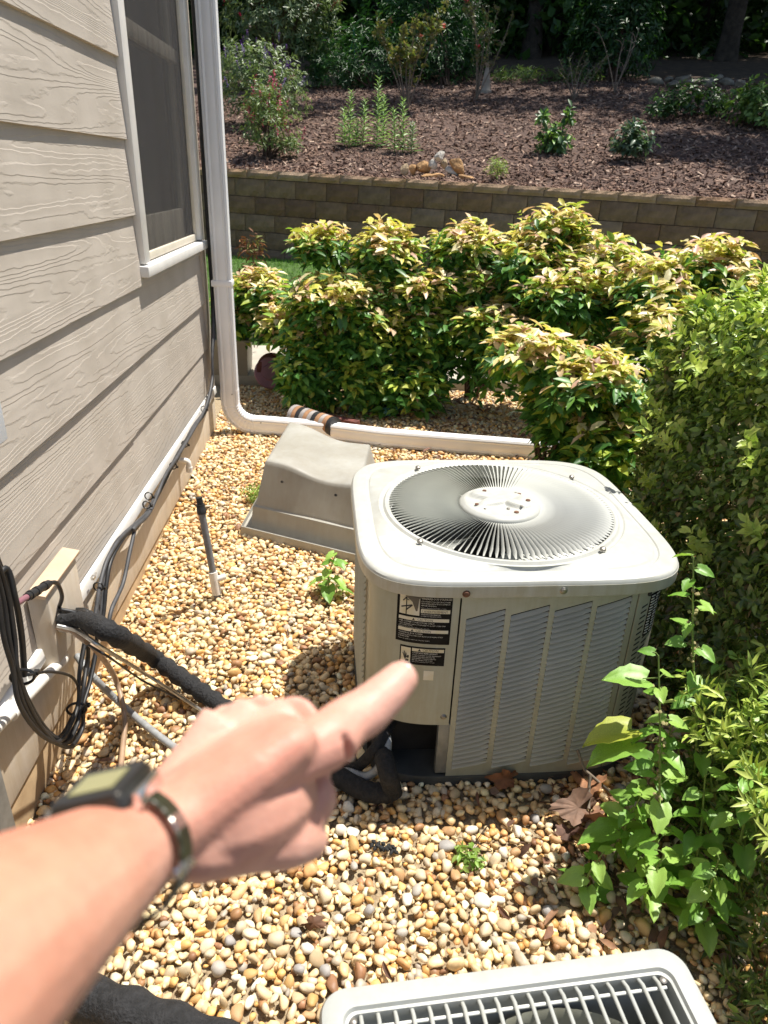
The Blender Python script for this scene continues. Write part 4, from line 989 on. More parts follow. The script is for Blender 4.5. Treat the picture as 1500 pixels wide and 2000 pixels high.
# ------------------------------------------------------------------ block wall
wall = thing('retaining_wall', 'tan split-face block retaining wall across the garden holding the mulch bed', 'wall', (WA.x, WA.y, .4))
def block_mesh(w_, h_, d_, seed, col):
    r = np.random.default_rng(seed); nx, nz_ = 7, 4; b = MB(); g_ = .006
    fr = [[(-w_/2+g_/2+(w_-g_)*i/(nx-1), -.012-(0.014*r.random()+.008 if 0 < i < nx-1 and 0 < j < nz_-1 else -.010*r.random()), -h_/2+g_/2+(h_-g_)*j/(nz_-1)) for i in range(nx)] for j in range(nz_)]
    vs = [p for row in fr for p in row]; b.add(vs, [(j*nx+i, j*nx+i+1, (j+1)*nx+i+1, (j+1)*nx+i) for j in range(nz_-1) for i in range(nx-1)])
    ring = [i for i in range(nx)]+[j*nx+nx-1 for j in range(1, nz_)]+[(nz_-1)*nx+i for i in range(nx-2, -1, -1)]+[j*nx for j in range(nz_-2, 0, -1)]
    o_ = len(b.v); b.v += [(b.v[k][0], d_, b.v[k][2]) for k in ring]; L_ = len(ring)
    for k in range(L_): b.f.append((ring[k], o_+k, o_+(k+1) % L_, ring[(k+1) % L_])); b.m.append(0)
    b.f.append(tuple(o_+k for k in range(L_))); b.m.append(0)
    me = bpy.data.meshes.new('wall_block'); me.from_pydata(b.v, [], b.f); me.materials.append(M['block']); setcol(me, col)
    bm = bmesh.new(); bm.from_mesh(me); bmesh.ops.recalc_face_normals(bm, faces=bm.faces); bm.to_mesh(me); bm.free(); return me
bc = [(.40, .27, .165), (.365, .23, .13), (.34, .23, .145), (.41, .29, .19), (.375, .25, .155), (.31, .185, .105)]
bms = [block_mesh(.40, .20, .24, s, tuple(v*.58 for v in bc[s % 6])) for s in range(12)]; cms = [block_mesh(.40, .10, .28, 50+s, tuple(v*.9 for v in bc[s % 6])) for s in range(8)]  # one palette: darkened for the shaded face blocks, kept lighter for the sunlit caps
rz = math.atan2(WD.y, WD.x); wall.location.z = .45; wall.rotation_euler = Matrix.Rotation(.0175, 3, WN).to_euler()
def place_block(me, u, z_, name, back=0.):
    p = WA+WD*u+WN*back; o = link(name, me, wall); q = p-Vector(wall.location); o.location = (q.x, q.y, z_-.4); o.rotation_euler = (0, 0, rz+rnd.uniform(-.006, .006))
for k in range(6):
    u = -2.2+.2*((k*2+1) % 3)*.66
    while u < 8.2:
        place_block(rnd.choice(bms), u, 1.29-.2*k, 'wall_block', .010*(4-k)+rnd.uniform(-.003, .003)); u += .40
u = -2.3
while u < 8.2: place_block(rnd.choice(cms), u, 1.442, 'cap_stone', .035+rnd.uniform(-.004, .004)); u += .40
b = MB(); q0, q1 = WA+WD*-2.4+WN*.17, WA+WD*8.4+WN*.17
b.box((q0+q1)/2+Vector((0, 0, .82)), ((q1-q0).length, .12, 1.2), Matrix.Rotation(rz, 3, 'Z')); ob('wall_core', b, 'soil', wall).location.z = -.03

# ------------------------------------------------------------------ mulch chips, lawn blades
def slope_at(px, py):
    d = _ray(px, py); d = d/np.linalg.norm(d); t = 9.0
    while t < 45:
        p = CAM+d*t
        if behind(p[0], p[1]) > .2 and p[2] < mz(p[0], p[1]): return Vector((p[0], p[1], mz(p[0], p[1])))
        t += .02
    return Vector(CAM+d*20)
n = 26000; u = rng.uniform(-2.5, 9., n); d = rng.uniform(0, 1, n)**1.4*7.8+.12
XY = np.array(WA)[None, :2]+u[:, None]*np.array(WD)[None, :2]+d[:, None]*np.array(WN)[None, :2]
Pm = np.column_stack([XY, [mz(x, y)+.006 for x, y in XY]])
sn = unit(np.array([-.25*WN.x, -.25*WN.y, 1.])); L = rng.uniform(.03, .105, n)
D = rng.normal(size=(n, 3)); D[:, 2] *= .45
TC = (np.array([(-.5, -.5, 0), (.5, -.4, 0), (.45, .5, 0), (-.5, .4, 0), (-.4, -.35, .25), (.4, -.3, .25), (.4, .35, .25), (-.4, .35, .25)], float), np.array([(4, 5, 6), (4, 6, 7), (0, 1, 5), (0, 5, 4), (1, 2, 6), (1, 6, 5), (2, 3, 7), (2, 7, 6), (3, 0, 4), (3, 4, 7)]))
CP = pick([(.215, .128, .088), (.145, .082, .058), (.32, .21, .15), (.085, .046, .033), (.48, .35, .26)], n, [5, 5, 3, 4, 1])
D = unit(D); Y_ = unit(np.cross(sn[None]+rng.normal(size=(n, 3))*.35, D)); Z_ = np.cross(D, Y_); wd = L*rng.uniform(.2, .42, n)
V = Pm[:, None]+TC[0][None, :, 0:1]*L[:, None, None]*D[:, None]+TC[0][None, :, 1:2]*wd[:, None, None]*Y_[:, None]+TC[0][None, :, 2:3]*.03*Z_[:, None]
F = TC[1][None]+np.arange(n)[:, None, None]*8
me = fast('mulch_chips', V.reshape(-1, 3), F.reshape(-1, 3), 'chip', np.repeat(CP, 8, 0), False); o = link('mulch_chips', me); o['kind'] = 'stuff'; o['label'] = 'brown bark mulch covering the slope above the wall'
n = 26000; X = rng.uniform(-3.5, 2.5, n); Y = rng.uniform(6.6, 10.4, n)
keep = np.array([behind(a, b) < -.02 for a, b in zip(X, Y)]); X, Y = X[keep], Y[keep]; n = len(X)
P = np.column_stack([X, Y, [lz(a, b)-.004 for a, b in zip(X, Y)]]); D = np.column_stack([rng.normal(0, .4, n), rng.normal(0, .4, n), np.ones(n)])
TG = (np.array([(0, -.5, 0), (0, .5, 0), (1, 0, 0)], float), np.array([(0, 1, 2)]))
V, F, C = leaves(P, D, rng.normal(size=(n, 3)), rng.uniform(.03, .06, n), np.full(n, .008), pick([(.13, .28, .035), (.17, .33, .05), (.10, .22, .03)], n), TG)
me = fast('grass', V, F, 'grass', C); o = link('grass', me); o['kind'] = 'stuff'; o['label'] = 'bright mown lawn behind the bushes'

# ------------------------------------------------------------------ shrubs with leaf tufts
def leaf_variants(k, cols, L, Wr, tm, mat='leaf', tips=None):
    out = []
    for i in range(k):
        V, F, C = leaves(np.zeros((1, 3)), np.array([[1., 0, 0]]), np.array([[0, 0, 1.]]), np.array([1.]), np.array([Wr]), pick(cols, 1), tm)
        out.append(fast('leaf', V, F, mat, C))
    return out
def branches(parent, base, ends, r0, mat='stem', name='stem', wob=.06):
    for e in ends:
        e = Vector(e); s_ = Vector(base)+Vector((rnd.uniform(-.08, .08), rnd.uniform(-.08, .08), 0)); m1 = s_.lerp(e, .35)+Vector((rnd.uniform(-wob, wob), rnd.uniform(-wob, wob), .05)); m2 = s_.lerp(e, .7)+Vector((rnd.uniform(-wob, wob), rnd.uniform(-wob, wob), .03))
        cp = curve([s_, m1, m2, e], 4); b = MB(); b.tube(cp, [r0*(1-.7*i/len(cp)) for i in range(len(cp))], 6); ob(name, b, mat, parent, smooth=60)

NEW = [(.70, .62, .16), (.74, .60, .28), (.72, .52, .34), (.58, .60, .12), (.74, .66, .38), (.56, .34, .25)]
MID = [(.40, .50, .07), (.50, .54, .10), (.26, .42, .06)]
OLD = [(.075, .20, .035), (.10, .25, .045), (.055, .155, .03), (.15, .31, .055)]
NLV = leaf_variants(8, NEW, 1, .40, TM_OV)
def nandina(label, base, lumps, group, L=.092, dens=1.75, nind=40):
    t = thing('nandina_bush', label, 'bush', base, group)
    parts = []; ind = []; zmax = max(l[2]+l[5] for l in lumps)
    for l in lumps:
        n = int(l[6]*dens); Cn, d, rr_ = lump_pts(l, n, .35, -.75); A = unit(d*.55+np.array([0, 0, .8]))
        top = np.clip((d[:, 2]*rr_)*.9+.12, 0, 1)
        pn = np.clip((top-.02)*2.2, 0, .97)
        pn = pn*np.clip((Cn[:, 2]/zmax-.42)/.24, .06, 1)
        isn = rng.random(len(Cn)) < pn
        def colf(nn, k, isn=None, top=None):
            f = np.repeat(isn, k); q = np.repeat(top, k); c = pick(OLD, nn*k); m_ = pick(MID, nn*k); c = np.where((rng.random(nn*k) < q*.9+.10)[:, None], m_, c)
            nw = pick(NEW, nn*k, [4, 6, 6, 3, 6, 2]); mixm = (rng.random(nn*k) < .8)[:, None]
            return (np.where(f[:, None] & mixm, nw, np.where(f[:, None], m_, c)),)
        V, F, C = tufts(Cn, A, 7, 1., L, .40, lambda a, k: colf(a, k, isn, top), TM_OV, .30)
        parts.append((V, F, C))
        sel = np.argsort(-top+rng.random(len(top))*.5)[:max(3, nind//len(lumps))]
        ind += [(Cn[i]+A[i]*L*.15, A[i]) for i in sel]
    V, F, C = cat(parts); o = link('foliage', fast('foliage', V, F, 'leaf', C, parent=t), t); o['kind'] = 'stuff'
    for i, (c, a) in enumerate(ind):
        d = Vector(rng.normal(size=3)); a = Vector(a); d = (d-a*d.dot(a)).normalized()+a*rnd.uniform(-.05, .45); d.normalize()
        y = a.cross(d).normalized(); z_ = d.cross(y); s_ = L*rnd.uniform(.9, 1.25)
        o = link('leaf', NLV[i % 8], t); q = Vector(c)-Vector(t.location)
        o.matrix_local = Matrix.Translation(q) @ Matrix((d, y, z_)).transposed().to_4x4() @ Matrix.Scale(s_, 4)
    ends = []
    for l in lumps:
        for _ in range(3): ends.append((l[0]+rnd.uniform(-.5, .5)*l[3], l[1]+rnd.uniform(-.4, .4)*l[4], l[2]+l[5]*rnd.uniform(-.2, .5)))
    branches(t, base, ends, .011)
    return t
NG = 'yellow and green bushes between the gravel and the wall'
nandina('tall yellow tipped bush behind the grey tub with bare stems at its middle', (.28, 5.12, 0),
        [(-.24, 5.15, 1.10, .20, .2, .15, 60), (.20, 5.12, 1.06, .27, .25, .20, 110), (-.17, 4.95, .78, .30, .25, .16, 100), (-.22, 4.92, .45, .30, .22, .34, 110), (.20, 4.98, .40, .34, .22, .36, 120), (.45, 5.0, .84, .24, .2, .16, 70), (.48, 4.95, .50, .28, .2, .36, 110), (.02, 4.9, .55, .4, .2, .35, 100), (-.35, 4.85, .28, .2, .2, .24, 70), (.05, 4.85, .22, .35, .2, .2, 90), (.42, 4.8, .22, .25, .2, .2, 60)], NG)
nandina('low yellow bush growing from the planter beside the downspout', (-.95, 5.75, .32),
        [(-.72, 5.6, .72, .22, .25, .15, 90), (-.55, 5.4, .52, .24, .22, .2, 90), (-.9, 5.7, .52, .2, .25, .2, 60)], NG)
nandina('broad yellow bush behind the lid of the condenser left of the tallest tip', (.95, 5.35, 0),
        [(.78, 5.2, 1.10, .30, .28, .17, 130), (.95, 5.1, .86, .36, .25, .2, 120), (.74, 5.0, .52, .26, .25, .3, 90), (1.05, 4.9, .5, .35, .25, .4, 110), (.95, 4.75, .66, .3, .2, .14, 80)], NG)
nandina('tallest bush with pink tips rising highest against the block wall', (1.55, 5.0, 0),
        [(1.33, 5.1, 1.20, .26, .25, .20, 110), (1.15, 4.95, 1.06, .25, .25, .16, 80), (1.62, 4.9, 1.08, .32, .28, .18, 120), (1.40, 4.6, .90, .34, .28, .18, 120), (1.5, 4.8, .6, .45, .3, .4, 120)], NG)
nandina('pink tipped bush at the right behind the clipped hedge', (2.15, 4.5, 0),
        [(2.15, 4.5, 1.10, .27, .3, .18, 110), (1.78, 4.4, .98, .28, .28, .17, 100), (1.85, 4.1, .78, .34, .25, .18, 110), (2.0, 4.2, .6, .45, .3, .4, 120), (2.45, 4.5, .9, .2, .25, .2, 50)], NG)
nandina('front bush with peach tips directly behind the condenser', (1.15, 3.72, 0),
        [(.94, 3.72, .72, .26, .25, .13, 120), (1.22, 3.58, .62, .28, .25, .15, 130), (1.30, 3.6, .36, .30, .24, .30, 150), (1.12, 3.72, .45, .2, .2, .2, 60), (1.38, 3.42, .28, .26, .22, .26, 90)], NG)

# clipped hedges
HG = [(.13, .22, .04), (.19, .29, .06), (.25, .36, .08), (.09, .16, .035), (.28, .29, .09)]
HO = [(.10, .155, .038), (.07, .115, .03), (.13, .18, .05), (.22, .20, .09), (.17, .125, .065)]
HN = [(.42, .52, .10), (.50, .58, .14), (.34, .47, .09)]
def box_tufts(x0, x1, y0, y1, z0, z1, per, faces, slant=0., wavy=.05):
    Cs, As = [], []
    for f_ in faces:
        if f_ == 'top': n = int((x1-x0)*(y1-y0)*per); p = np.column_stack([rng.uniform(x0, x1, n), rng.uniform(y0, y1, n), np.full(n, z1)]); a = np.array([0, 0, 1.])
        elif f_ == '-x': n = int((y1-y0)*(z1-z0)*per); p = np.column_stack([np.full(n, x0), rng.uniform(y0, y1, n), rng.uniform(z0, z1, n)]); a = np.array([-1., 0, .3])
        elif f_ == '-y': n = int((x1-x0)*(z1-z0)*per); p = np.column_stack([rng.uniform(x0, x1, n), np.full(n, y0), rng.uniform(z0, z1, n)]); a = np.array([0, -1., .3])
        else: n = int((x1-x0)*(z1-z0)*per); p = np.column_stack([rng.uniform(x0, x1, n), np.full(n, y1), rng.uniform(z0, z1, n)]); a = np.array([0, 1., .3])
        an = unit(a); p = p-an*(rng.uniform(0, 1, (n, 1))**2*.13)+an*wavy*np.sin(p[:, 1:2]*9+p[:, 2:3]*7)*np.cos(p[:, 0:1]*8+p[:, 2:3]*3)
        # rounded shoulder
        e = np.clip((p[:, 2]-(z1-.16))/.16, 0, 1); p[:, 0] += .09*e**2*(p[:, 0] < x0+.25); p[:, 0] += slant*(p[:, 2]-z0)
        Cs.append(p); As.append(unit(an[None]+rng.normal(size=(n, 3))*.32+np.array([0, 0, .25])))
    return np.vstack(Cs), np.vstack(As)
def hedge(label, name, cat_, b_, per, L, Wr, faces, base, newp=.5, tm=TM_OV, slant=0., k=6, sprigs=0, nind=0):
    t = thing(name, label, cat_, base)
    C_, A = box_tufts(*b_, per, faces, slant)
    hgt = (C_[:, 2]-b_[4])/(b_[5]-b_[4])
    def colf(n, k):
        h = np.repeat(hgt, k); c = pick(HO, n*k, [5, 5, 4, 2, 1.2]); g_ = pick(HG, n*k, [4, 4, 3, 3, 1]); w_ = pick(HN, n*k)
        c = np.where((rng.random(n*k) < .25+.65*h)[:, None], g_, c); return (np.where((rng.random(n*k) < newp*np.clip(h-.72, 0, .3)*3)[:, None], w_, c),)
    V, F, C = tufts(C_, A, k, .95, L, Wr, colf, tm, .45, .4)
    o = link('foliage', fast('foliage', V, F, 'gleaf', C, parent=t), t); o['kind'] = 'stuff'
    # upright young shoots
    P_, A_ = [], []
    for _ in range(sprigs):
        x, y = rnd.uniform(b_[0]+.02, b_[1]), rnd.uniform(b_[2], b_[3]); h = rnd.uniform(.05, .16); a = unit(np.array([rnd.gauss(-.15, .25), rnd.gauss(-.1, .25), 1.])); z0 = b_[5]-(.1 if x < b_[0]+.12 else .0)
        if rnd.random() < .35: x = b_[0]-.01+slant*.5; z0 = rnd.uniform(b_[4]+.35, b_[5]-.1); a = unit(np.array([-1., rnd.gauss(-.1, .4), .7]))
        for s_ in np.linspace(.2, 1, 5): P_.append(np.array([x, y, z0])+a*h*s_); A_.append(a)
    if P_:
        V, F, C = tufts(np.array(P_), np.array(A_), 4, .8, L*1.1, Wr*.95, lambda n, k: (pick(HN, n*k),), tm, .6, .2)
        o = link('young_shoots', fast('young_shoots', V, F, 'leaf', C, parent=t), t); o['kind'] = 'stuff'
    ends = [(rnd.uniform(b_[0]+.15, b_[1]-.1), rnd.uniform(b_[2]+.1, b_[3]-.1), b_[5]-rnd.uniform(.1, .3)) for _ in range(14)]
    branches(t, ((b_[0]+b_[1])/2, (b_[2]+b_[3])/2, 0), ends, .014, 'twig', 'branch', .15)
    return t
hedge('tall clipped green hedge at the right beyond the weeds', 'hedge', 'hedge', (1.06, 2.2, 1.40, 2.50, 0., 1.22), 2300, .034, .50, ('top', '-x', '-y', '+y'), (1.5, 1.9, 0), .9, slant=.02, sprigs=55)
hedge('lower hedge with small narrow leaves at the lower right corner', 'hedge', 'hedge', (.84, 1.9, .42, 1.34, 0., .60), 2000, .034, .34, ('top', '-x', '+y'), (1.2, .9, 0), .9, TM_LAN, .10, sprigs=90)

# generic shrub from lumps
def shrub(name, label, cat_, base, lumps, pal, L, Wr=.4, k=5, tm=TM_OV, w=None, flowers=None, r0=.012, group=None, mat='leaf', spread=.95, stems=4, inner=.3):
    t = thing(name, label, cat_, base, group); parts = []; fl = []
    for l in lumps:
        C_, d, _r = lump_pts(l, l[6], inner, -.8); A = unit(d*.7+np.array([0, 0, .5]))
        parts.append(tufts(C_, A, k, spread, L, Wr, lambda n, k: (pick(pal, n*k, w),), tm, .3, .4))
        if flowers:
            s_ = np.where((d[:, 2] > -.1) & (rng.random(len(d)) < flowers[1]))[0]; fl += [(C_[i], A[i]) for i in s_]
    V, F, C = cat(parts); o = link('foliage', fast('foliage', V, F, mat, C, parent=t), t); o['kind'] = 'stuff'
    if fl:
        Pf, Af = [], []
        for c, a in fl[:260]:
            a = unit(a+np.array([0, 0, .5])+rng.normal(size=3)*.25)
            for s_ in np.linspace(0, flowers[2], 6): Pf.append(c+a*(s_+L*.3)); Af.append(a)
        V, F, C = tufts(np.array(Pf), np.array(Af), 5, .8, flowers[3], .7, lambda n, k: (pick(flowers[0], n*k),), TM_FLAT, .3)
        o = link('blossoms', fast('blossoms', V, F, 'petal', C, parent=t), t); o['kind'] = 'stuff'
    ends = [(l[0]+rnd.uniform(-.4, .4)*l[3], l[1]+rnd.uniform(-.3, .3)*l[4], l[2]+rnd.uniform(-.1, .5)*l[5]) for l in lumps for _ in range(stems)]
    branches(t, base, ends, r0)
    return t
def at(px, py): return slope_at(px, py)
GREY = [(.14, .21, .09), (.20, .27, .13), (.09, .15, .055), (.27, .33, .19)]
RED = [(.42, .03, .09), (.30, .02, .08)]; MAG = [(.50, .03, .16), (.38, .03, .12)]; PUR = [(.10, .05, .26), (.16, .07, .30)]
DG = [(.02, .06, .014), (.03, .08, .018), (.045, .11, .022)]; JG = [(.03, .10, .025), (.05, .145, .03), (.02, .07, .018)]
def rel(b, *ls): return [(b.x+l[0], b.y+l[1], b.z+l[2], *l[3:]) for l in ls]
p = at(545, 168); shrub('butterfly_bush', 'largest grey-green bush with dark red flower spikes at the top left', 'bush', p, rel(p, (0, 0, 1.15, 1.3, .9, .8, 700), (-.5, .2, 1.8, .85, .7, .6, 380), (.4, 0, 1.55, .8, .7, .55, 360)), GREY, .12, .32, 6, TM_LAN, None, (RED, .09, .16, .03))
p = at(515, 248); shrub('butterfly_bush', 'mid-sized bush with small purple flowers between two red flowering ones', 'bush', p, rel(p, (0, 0, .5, .8, .6, .5, 460), (-.2, .1, .8, .55, .5, .4, 220)), GREY, .085, .32, 6, TM_LAN, None, (PUR, .14, .10, .022))
p = at(520, 309); shrub('butterfly_bush', 'small upright bush with magenta flower spikes nearest the block wall', 'bush', p, rel(p, (0, 0, .38, .42, .38, .38, 220), (.02, 0, .62, .30, .3, .28, 120), (.3, -.1, .16, .18, .15, .14, 50)), [(.16, .23, .07), (.20, .28, .09), (.11, .18, .05)], .075, .28, 5, TM_LAN, None, (MAG, .13, .12, .024))
# stalk plants
SG = 'upright leafy stalk plants on the mulch'
def stalk(px, py, top, lab, blue=0.):
    b_ = at(px, py); h = (py-top)/124.; t = thing('stalk_plant', lab, 'plant', b_, SG); b = MB(); e = b_+Vector((rnd.uniform(-.03, .03), -.02, h)); b.tube(curve([b_, b_.lerp(e, .5)+Vector((.01, 0, 0)), e], 4), .006, 6); ob('stem', b, 'gstem', t, smooth=60)
    n = int(60*h)+20; u_ = np.linspace(.04, 1, n); P_ = np.array(b_)[None]*(1-u_[:, None])+np.array(e)[None]*u_[:, None]; a = np.arange(n)*2.4; lift = .25+.6*u_
    D = np.column_stack([np.cos(a), np.sin(a), lift]); Ls = (.17-.10*u_)*rng.uniform(.8, 1.15, n)
    pal = [(.20, .34, .13), (.27, .42, .17), (.33, .50, .20)] if not blue else [(.20, .30, .18), (.30, .38, .26)]
    V, F, C = leaves(P_, D, np.tile([0, 0, 1.], (n, 1))+rng.normal(size=(n, 3))*.2, Ls, Ls*.24, pick(pal, n), TM_LAN)
    o = link('foliage', fast('foliage', V, F, 'leaf', C, parent=t), t); o['kind'] = 'stuff'
for a in ((672, 285, 232, 'short stalk plant at the left end of the mulch row'), (681, 290, 207, 'tall stalk plant second from the left in the row'), (694, 286, 250, 'short bushy stalk plant third from the left in the row'), (708, 285, 217, 'slim stalk plant left of the tallest stalk'), (735, 292, 190, 'tallest stalk plant in the middle of the row'), (748, 285, 212, 'stalk plant directly right of the tallest stalk'), (770, 298, 236, 'low stalk plant fourth from the right in the row'), (786, 300, 222, 'tall stalk plant near the right end of the row'), (802, 300, 256, 'bluish short stalk plant at the right end', 1)): stalk(*a)
# rose and sparse shrubs
def sparse(label, base, h, wd, nst, pal, L, flowers=None, name='rose_bush', mat='twig', per=9):
    t = thing(name, label, 'bush', base); P_, A_ = [], []; fl = []
    for i in range(nst):
        a = 2*PI*i/nst+rnd.uniform(-.3, .3); e = base+Vector((math.cos(a)*wd*rnd.uniform(.3, 1), math.sin(a)*wd*rnd.uniform(.2, .7), h*rnd.uniform(.6, 1))); m_ = base.lerp(e, .5)+Vector((rnd.uniform(-.12, .12), 0, .08*h)); cp = curve([base, m_, e], 6); b = MB(); b.tube(cp, [.012*(1-.75*k/len(cp)) for k in range(len(cp))], 6); ob('stem', b, mat, t, smooth=60)
        for k in range(3):
            s_ = cp[rnd.randrange(4, len(cp))]; e2 = s_+Vector((rnd.uniform(-.3, .3), rnd.uniform(-.2, .2), rnd.uniform(.05, .35)))*h*.5; b = MB(); b.tube([s_, s_.lerp(e2, .5)+Vector((.02, 0, .02)), e2], [.006, .005, .003], 5); ob('twig', b, mat, t, smooth=60)
            for q in range(per): P_.append(np.array(s_.lerp(e2, q/per))); A_.append(unit(rng.normal(size=3)*.5+np.array([0, 0, .6])))
            fl.append(np.array(e2))
        for q in cp[5:]: P_.append(np.array(q)); A_.append(unit(rng.normal(size=3)*.6+np.array([0, 0, .4])))
    if per:
        V, F, C = tufts(np.array(P_), np.array(A_), 4, 1., L, .5, lambda n, k: (pick(pal, n*k),), TM_OV); o = link('foliage', fast('foliage', V, F, 'leaf', C, parent=t), t); o['kind'] = 'stuff'
    if flowers:
        Pf = np.array([f for f in fl if rnd.random() < flowers[1]] or fl[:1]); V, F, C = tufts(np.repeat(Pf, 2, 0), np.tile([0, -.3, 1.], (len(Pf)*2, 1)), 6, .8, .05, .8, lambda n, k: (pick(flowers[0], n*k),), TM_FLAT, .5); o = link('blossoms', fast('blossoms', V, F, 'petal', C, parent=t), t); o['kind'] = 'stuff'
    return t
sparse('open rose bush with few coral blooms behind the stalk plants', at(795, 215), 1.35, .75, 9, [(.20, .22, .06), (.12, .17, .04), (.28, .24, .10)], .075, ([(.62, .10, .08), (.6, .2, .12)], .3))
sparse('thin rose bush with red blooms beside the stone pedestal', at(930, 195), 1.35, .5, 6, [(.14, .17, .06), (.18, .17, .09)], .06, ([(.4, .03, .05)], .10), per=5)
sparse('bare grey twiggy shrub right of the stone pedestal', at(1120, 195), .75, .75, 7, [(.10, .14, .05)], .05, None, 'twiggy_shrub', per=1)
sparse('bare leaning twigs in front of the dark round shrub', at(1200, 180), 1.1, .5, 4, [(.10, .14, .05)], .05, None, 'twiggy_shrub', per=0)
p = at(1078, 300); shrub('young_shrub', 'young blue-green shrub with two fresh shoots on the mulch', 'shrub', p, rel(p, (0, 0, .16, .24, .2, .18, 70), (-.17, 0, .42, .07, .06, .1, 10), (.16, 0, .45, .08, .06, .12, 12)), [(.09, .19, .07), (.13, .24, .10), (.06, .13, .045), (.24, .42, .08)], .10, .42, r0=.006)
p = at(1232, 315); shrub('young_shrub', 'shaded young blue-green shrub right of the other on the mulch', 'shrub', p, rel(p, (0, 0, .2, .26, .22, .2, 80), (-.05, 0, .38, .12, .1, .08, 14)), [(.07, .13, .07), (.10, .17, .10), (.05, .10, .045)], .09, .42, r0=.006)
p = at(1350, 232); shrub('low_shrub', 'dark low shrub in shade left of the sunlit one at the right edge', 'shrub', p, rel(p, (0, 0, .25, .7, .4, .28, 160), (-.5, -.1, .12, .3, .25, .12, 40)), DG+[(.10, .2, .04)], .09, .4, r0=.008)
p = at(1475, 250); shrub('low_shrub', 'sunlit leafy shrub at the right edge of the mulch bed', 'shrub', p, rel(p, (0, 0, .3, .55, .45, .32, 220), (.4, 0, .35, .4, .35, .3, 120)), [(.14, .25, .06), (.21, .33, .08), (.09, .17, .04)], .10, .42, r0=.008)
p = at(968, 352); shrub('weed_plant', 'pale feathery weed beside the rock pile on the wall', 'weed', p, rel(p, (0, 0, .13, .15, .12, .12, 60)), [(.26, .36, .09), (.32, .40, .12)], .05, .25, 5, TM_LAN, r0=.003)
p = at(720, 172); shrub('juniper', 'spreading dark green juniper left of centre below the trees', 'shrub', p, rel(p, (.2, .4, .5, 1.6, .9, .65, 650), (1.2, .6, .8, 1.3, .9, .75, 500), (-.6, .1, .25, .8, .5, .35, 220)), JG, .13, .2, 6, TM_LAN, r0=.02)
p = at(870, 168); shrub('juniper', 'tall feathery evergreen behind the rose bush and juniper', 'shrub', p, rel(p, (-.2, 1.0, 1.0, 1.5, .9, .95, 600), (-.5, 1.2, 1.6, .9, .7, .5, 250)), JG, .14, .2, 6, TM_LAN, r0=.02)
p = at(1195, 160); shrub('round_shrub', 'dark green dome-shaped shrub below the trees at the right', 'shrub', p, rel(p, (0, .3, .8, 1.0, .8, .85, 620), (.1, .3, 1.25, .75, .6, .4, 240)), [(.03, .085, .02), (.045, .12, .025), (.02, .06, .015)], .12, .35, 5, r0=.02)
p = at(1040, 165); shrub('low_shrub', 'low pale grass-like growth behind the stone pedestal', 'shrub', p, rel(p, (0, .3, .15, .9, .4, .18, 150), (.9, .3, .18, .6, .4, .2, 90)), [(.10, .18, .05), (.16, .24, .07)], .12, .2, 5, TM_LAN, r0=.006)
# pedestal, tripod, edging, border stones
p = at(948, 180); pe = thing('stone_pedestal', 'pale bell-shaped stone pedestal among the rose stems', 'pedestal', p); b = MB(); b.lathe([(.11, -.05), (.11, .02), (.09, .04), (.08, .12), (.05, .28), (.032, .36), (.03, .40)], 24, p); ob('pedestal_body', b, 'pedestal', pe, smooth=40); b = MB(); b.lathe([(.03, .40), (.05, .43), (.06, .45), (.05, .455), (.02, .43)], 28, p); ob('pedestal_top', b, 'pedestal', pe, smooth=40)
p = at(690, 158)+Vector((0, 1.0, .35)); tp = thing('garden_tripod', 'small green metal tripod between the bush and the juniper', 'tripod', p)
for q in ((-.16, 0), (.14, .05), (.03, -.14)):
    b = MB(); b.tube([p+Vector((q[0], q[1], -.2)), p+Vector((0, 0, .62))], .012, 8); ob('leg', b, 'greenmetal', tp, smooth=50)
b = MB(); b.lathe([(.02, .6), (.03, .63), (.01, .68)], 12, p); ob('finial', b, 'greenmetal', tp, smooth=50)
for i, (x, y, w_) in enumerate(((620, 167, .75), (655, 163, .6))):
    p = at(x, y); b = MB(); b.box(p+Vector((0, 0, .06)), (w_, .22, .2), Matrix.Rotation(rz*.3+.1*i, 3, 'Z')); o = ob('edging_block', b, 'concrete', bevel=.012); tag(o, ['long pale edging block behind the purple flowering bush', 'shorter pale edging block to the right of the longer one'][i], 'block', 'edging blocks')
def rock(name, label, p, s_, seed, col, group, rot=(0, 0, 0), sharp=7):
    V, F = ico(3, seed, .14, sharp); me = fast(name, V*np.array(s_), F, 'rock', np.tile(col, (len(V), 1))); me.set_sharp_from_angle(angle=.6); o = link(name, me); o.location = p; o.rotation_euler = rot; return tag(o, label, 'rock', group)
OC, WH, TN = (.42, .24, .10), (.50, .47, .41), (.36, .27, .16)
def cap(px, py, dz=0.):
    b = slope_at(px, py); q = Vector(b); return q+Vector((0, 0, dz))
RG = 'rocks piled on top of the block wall'
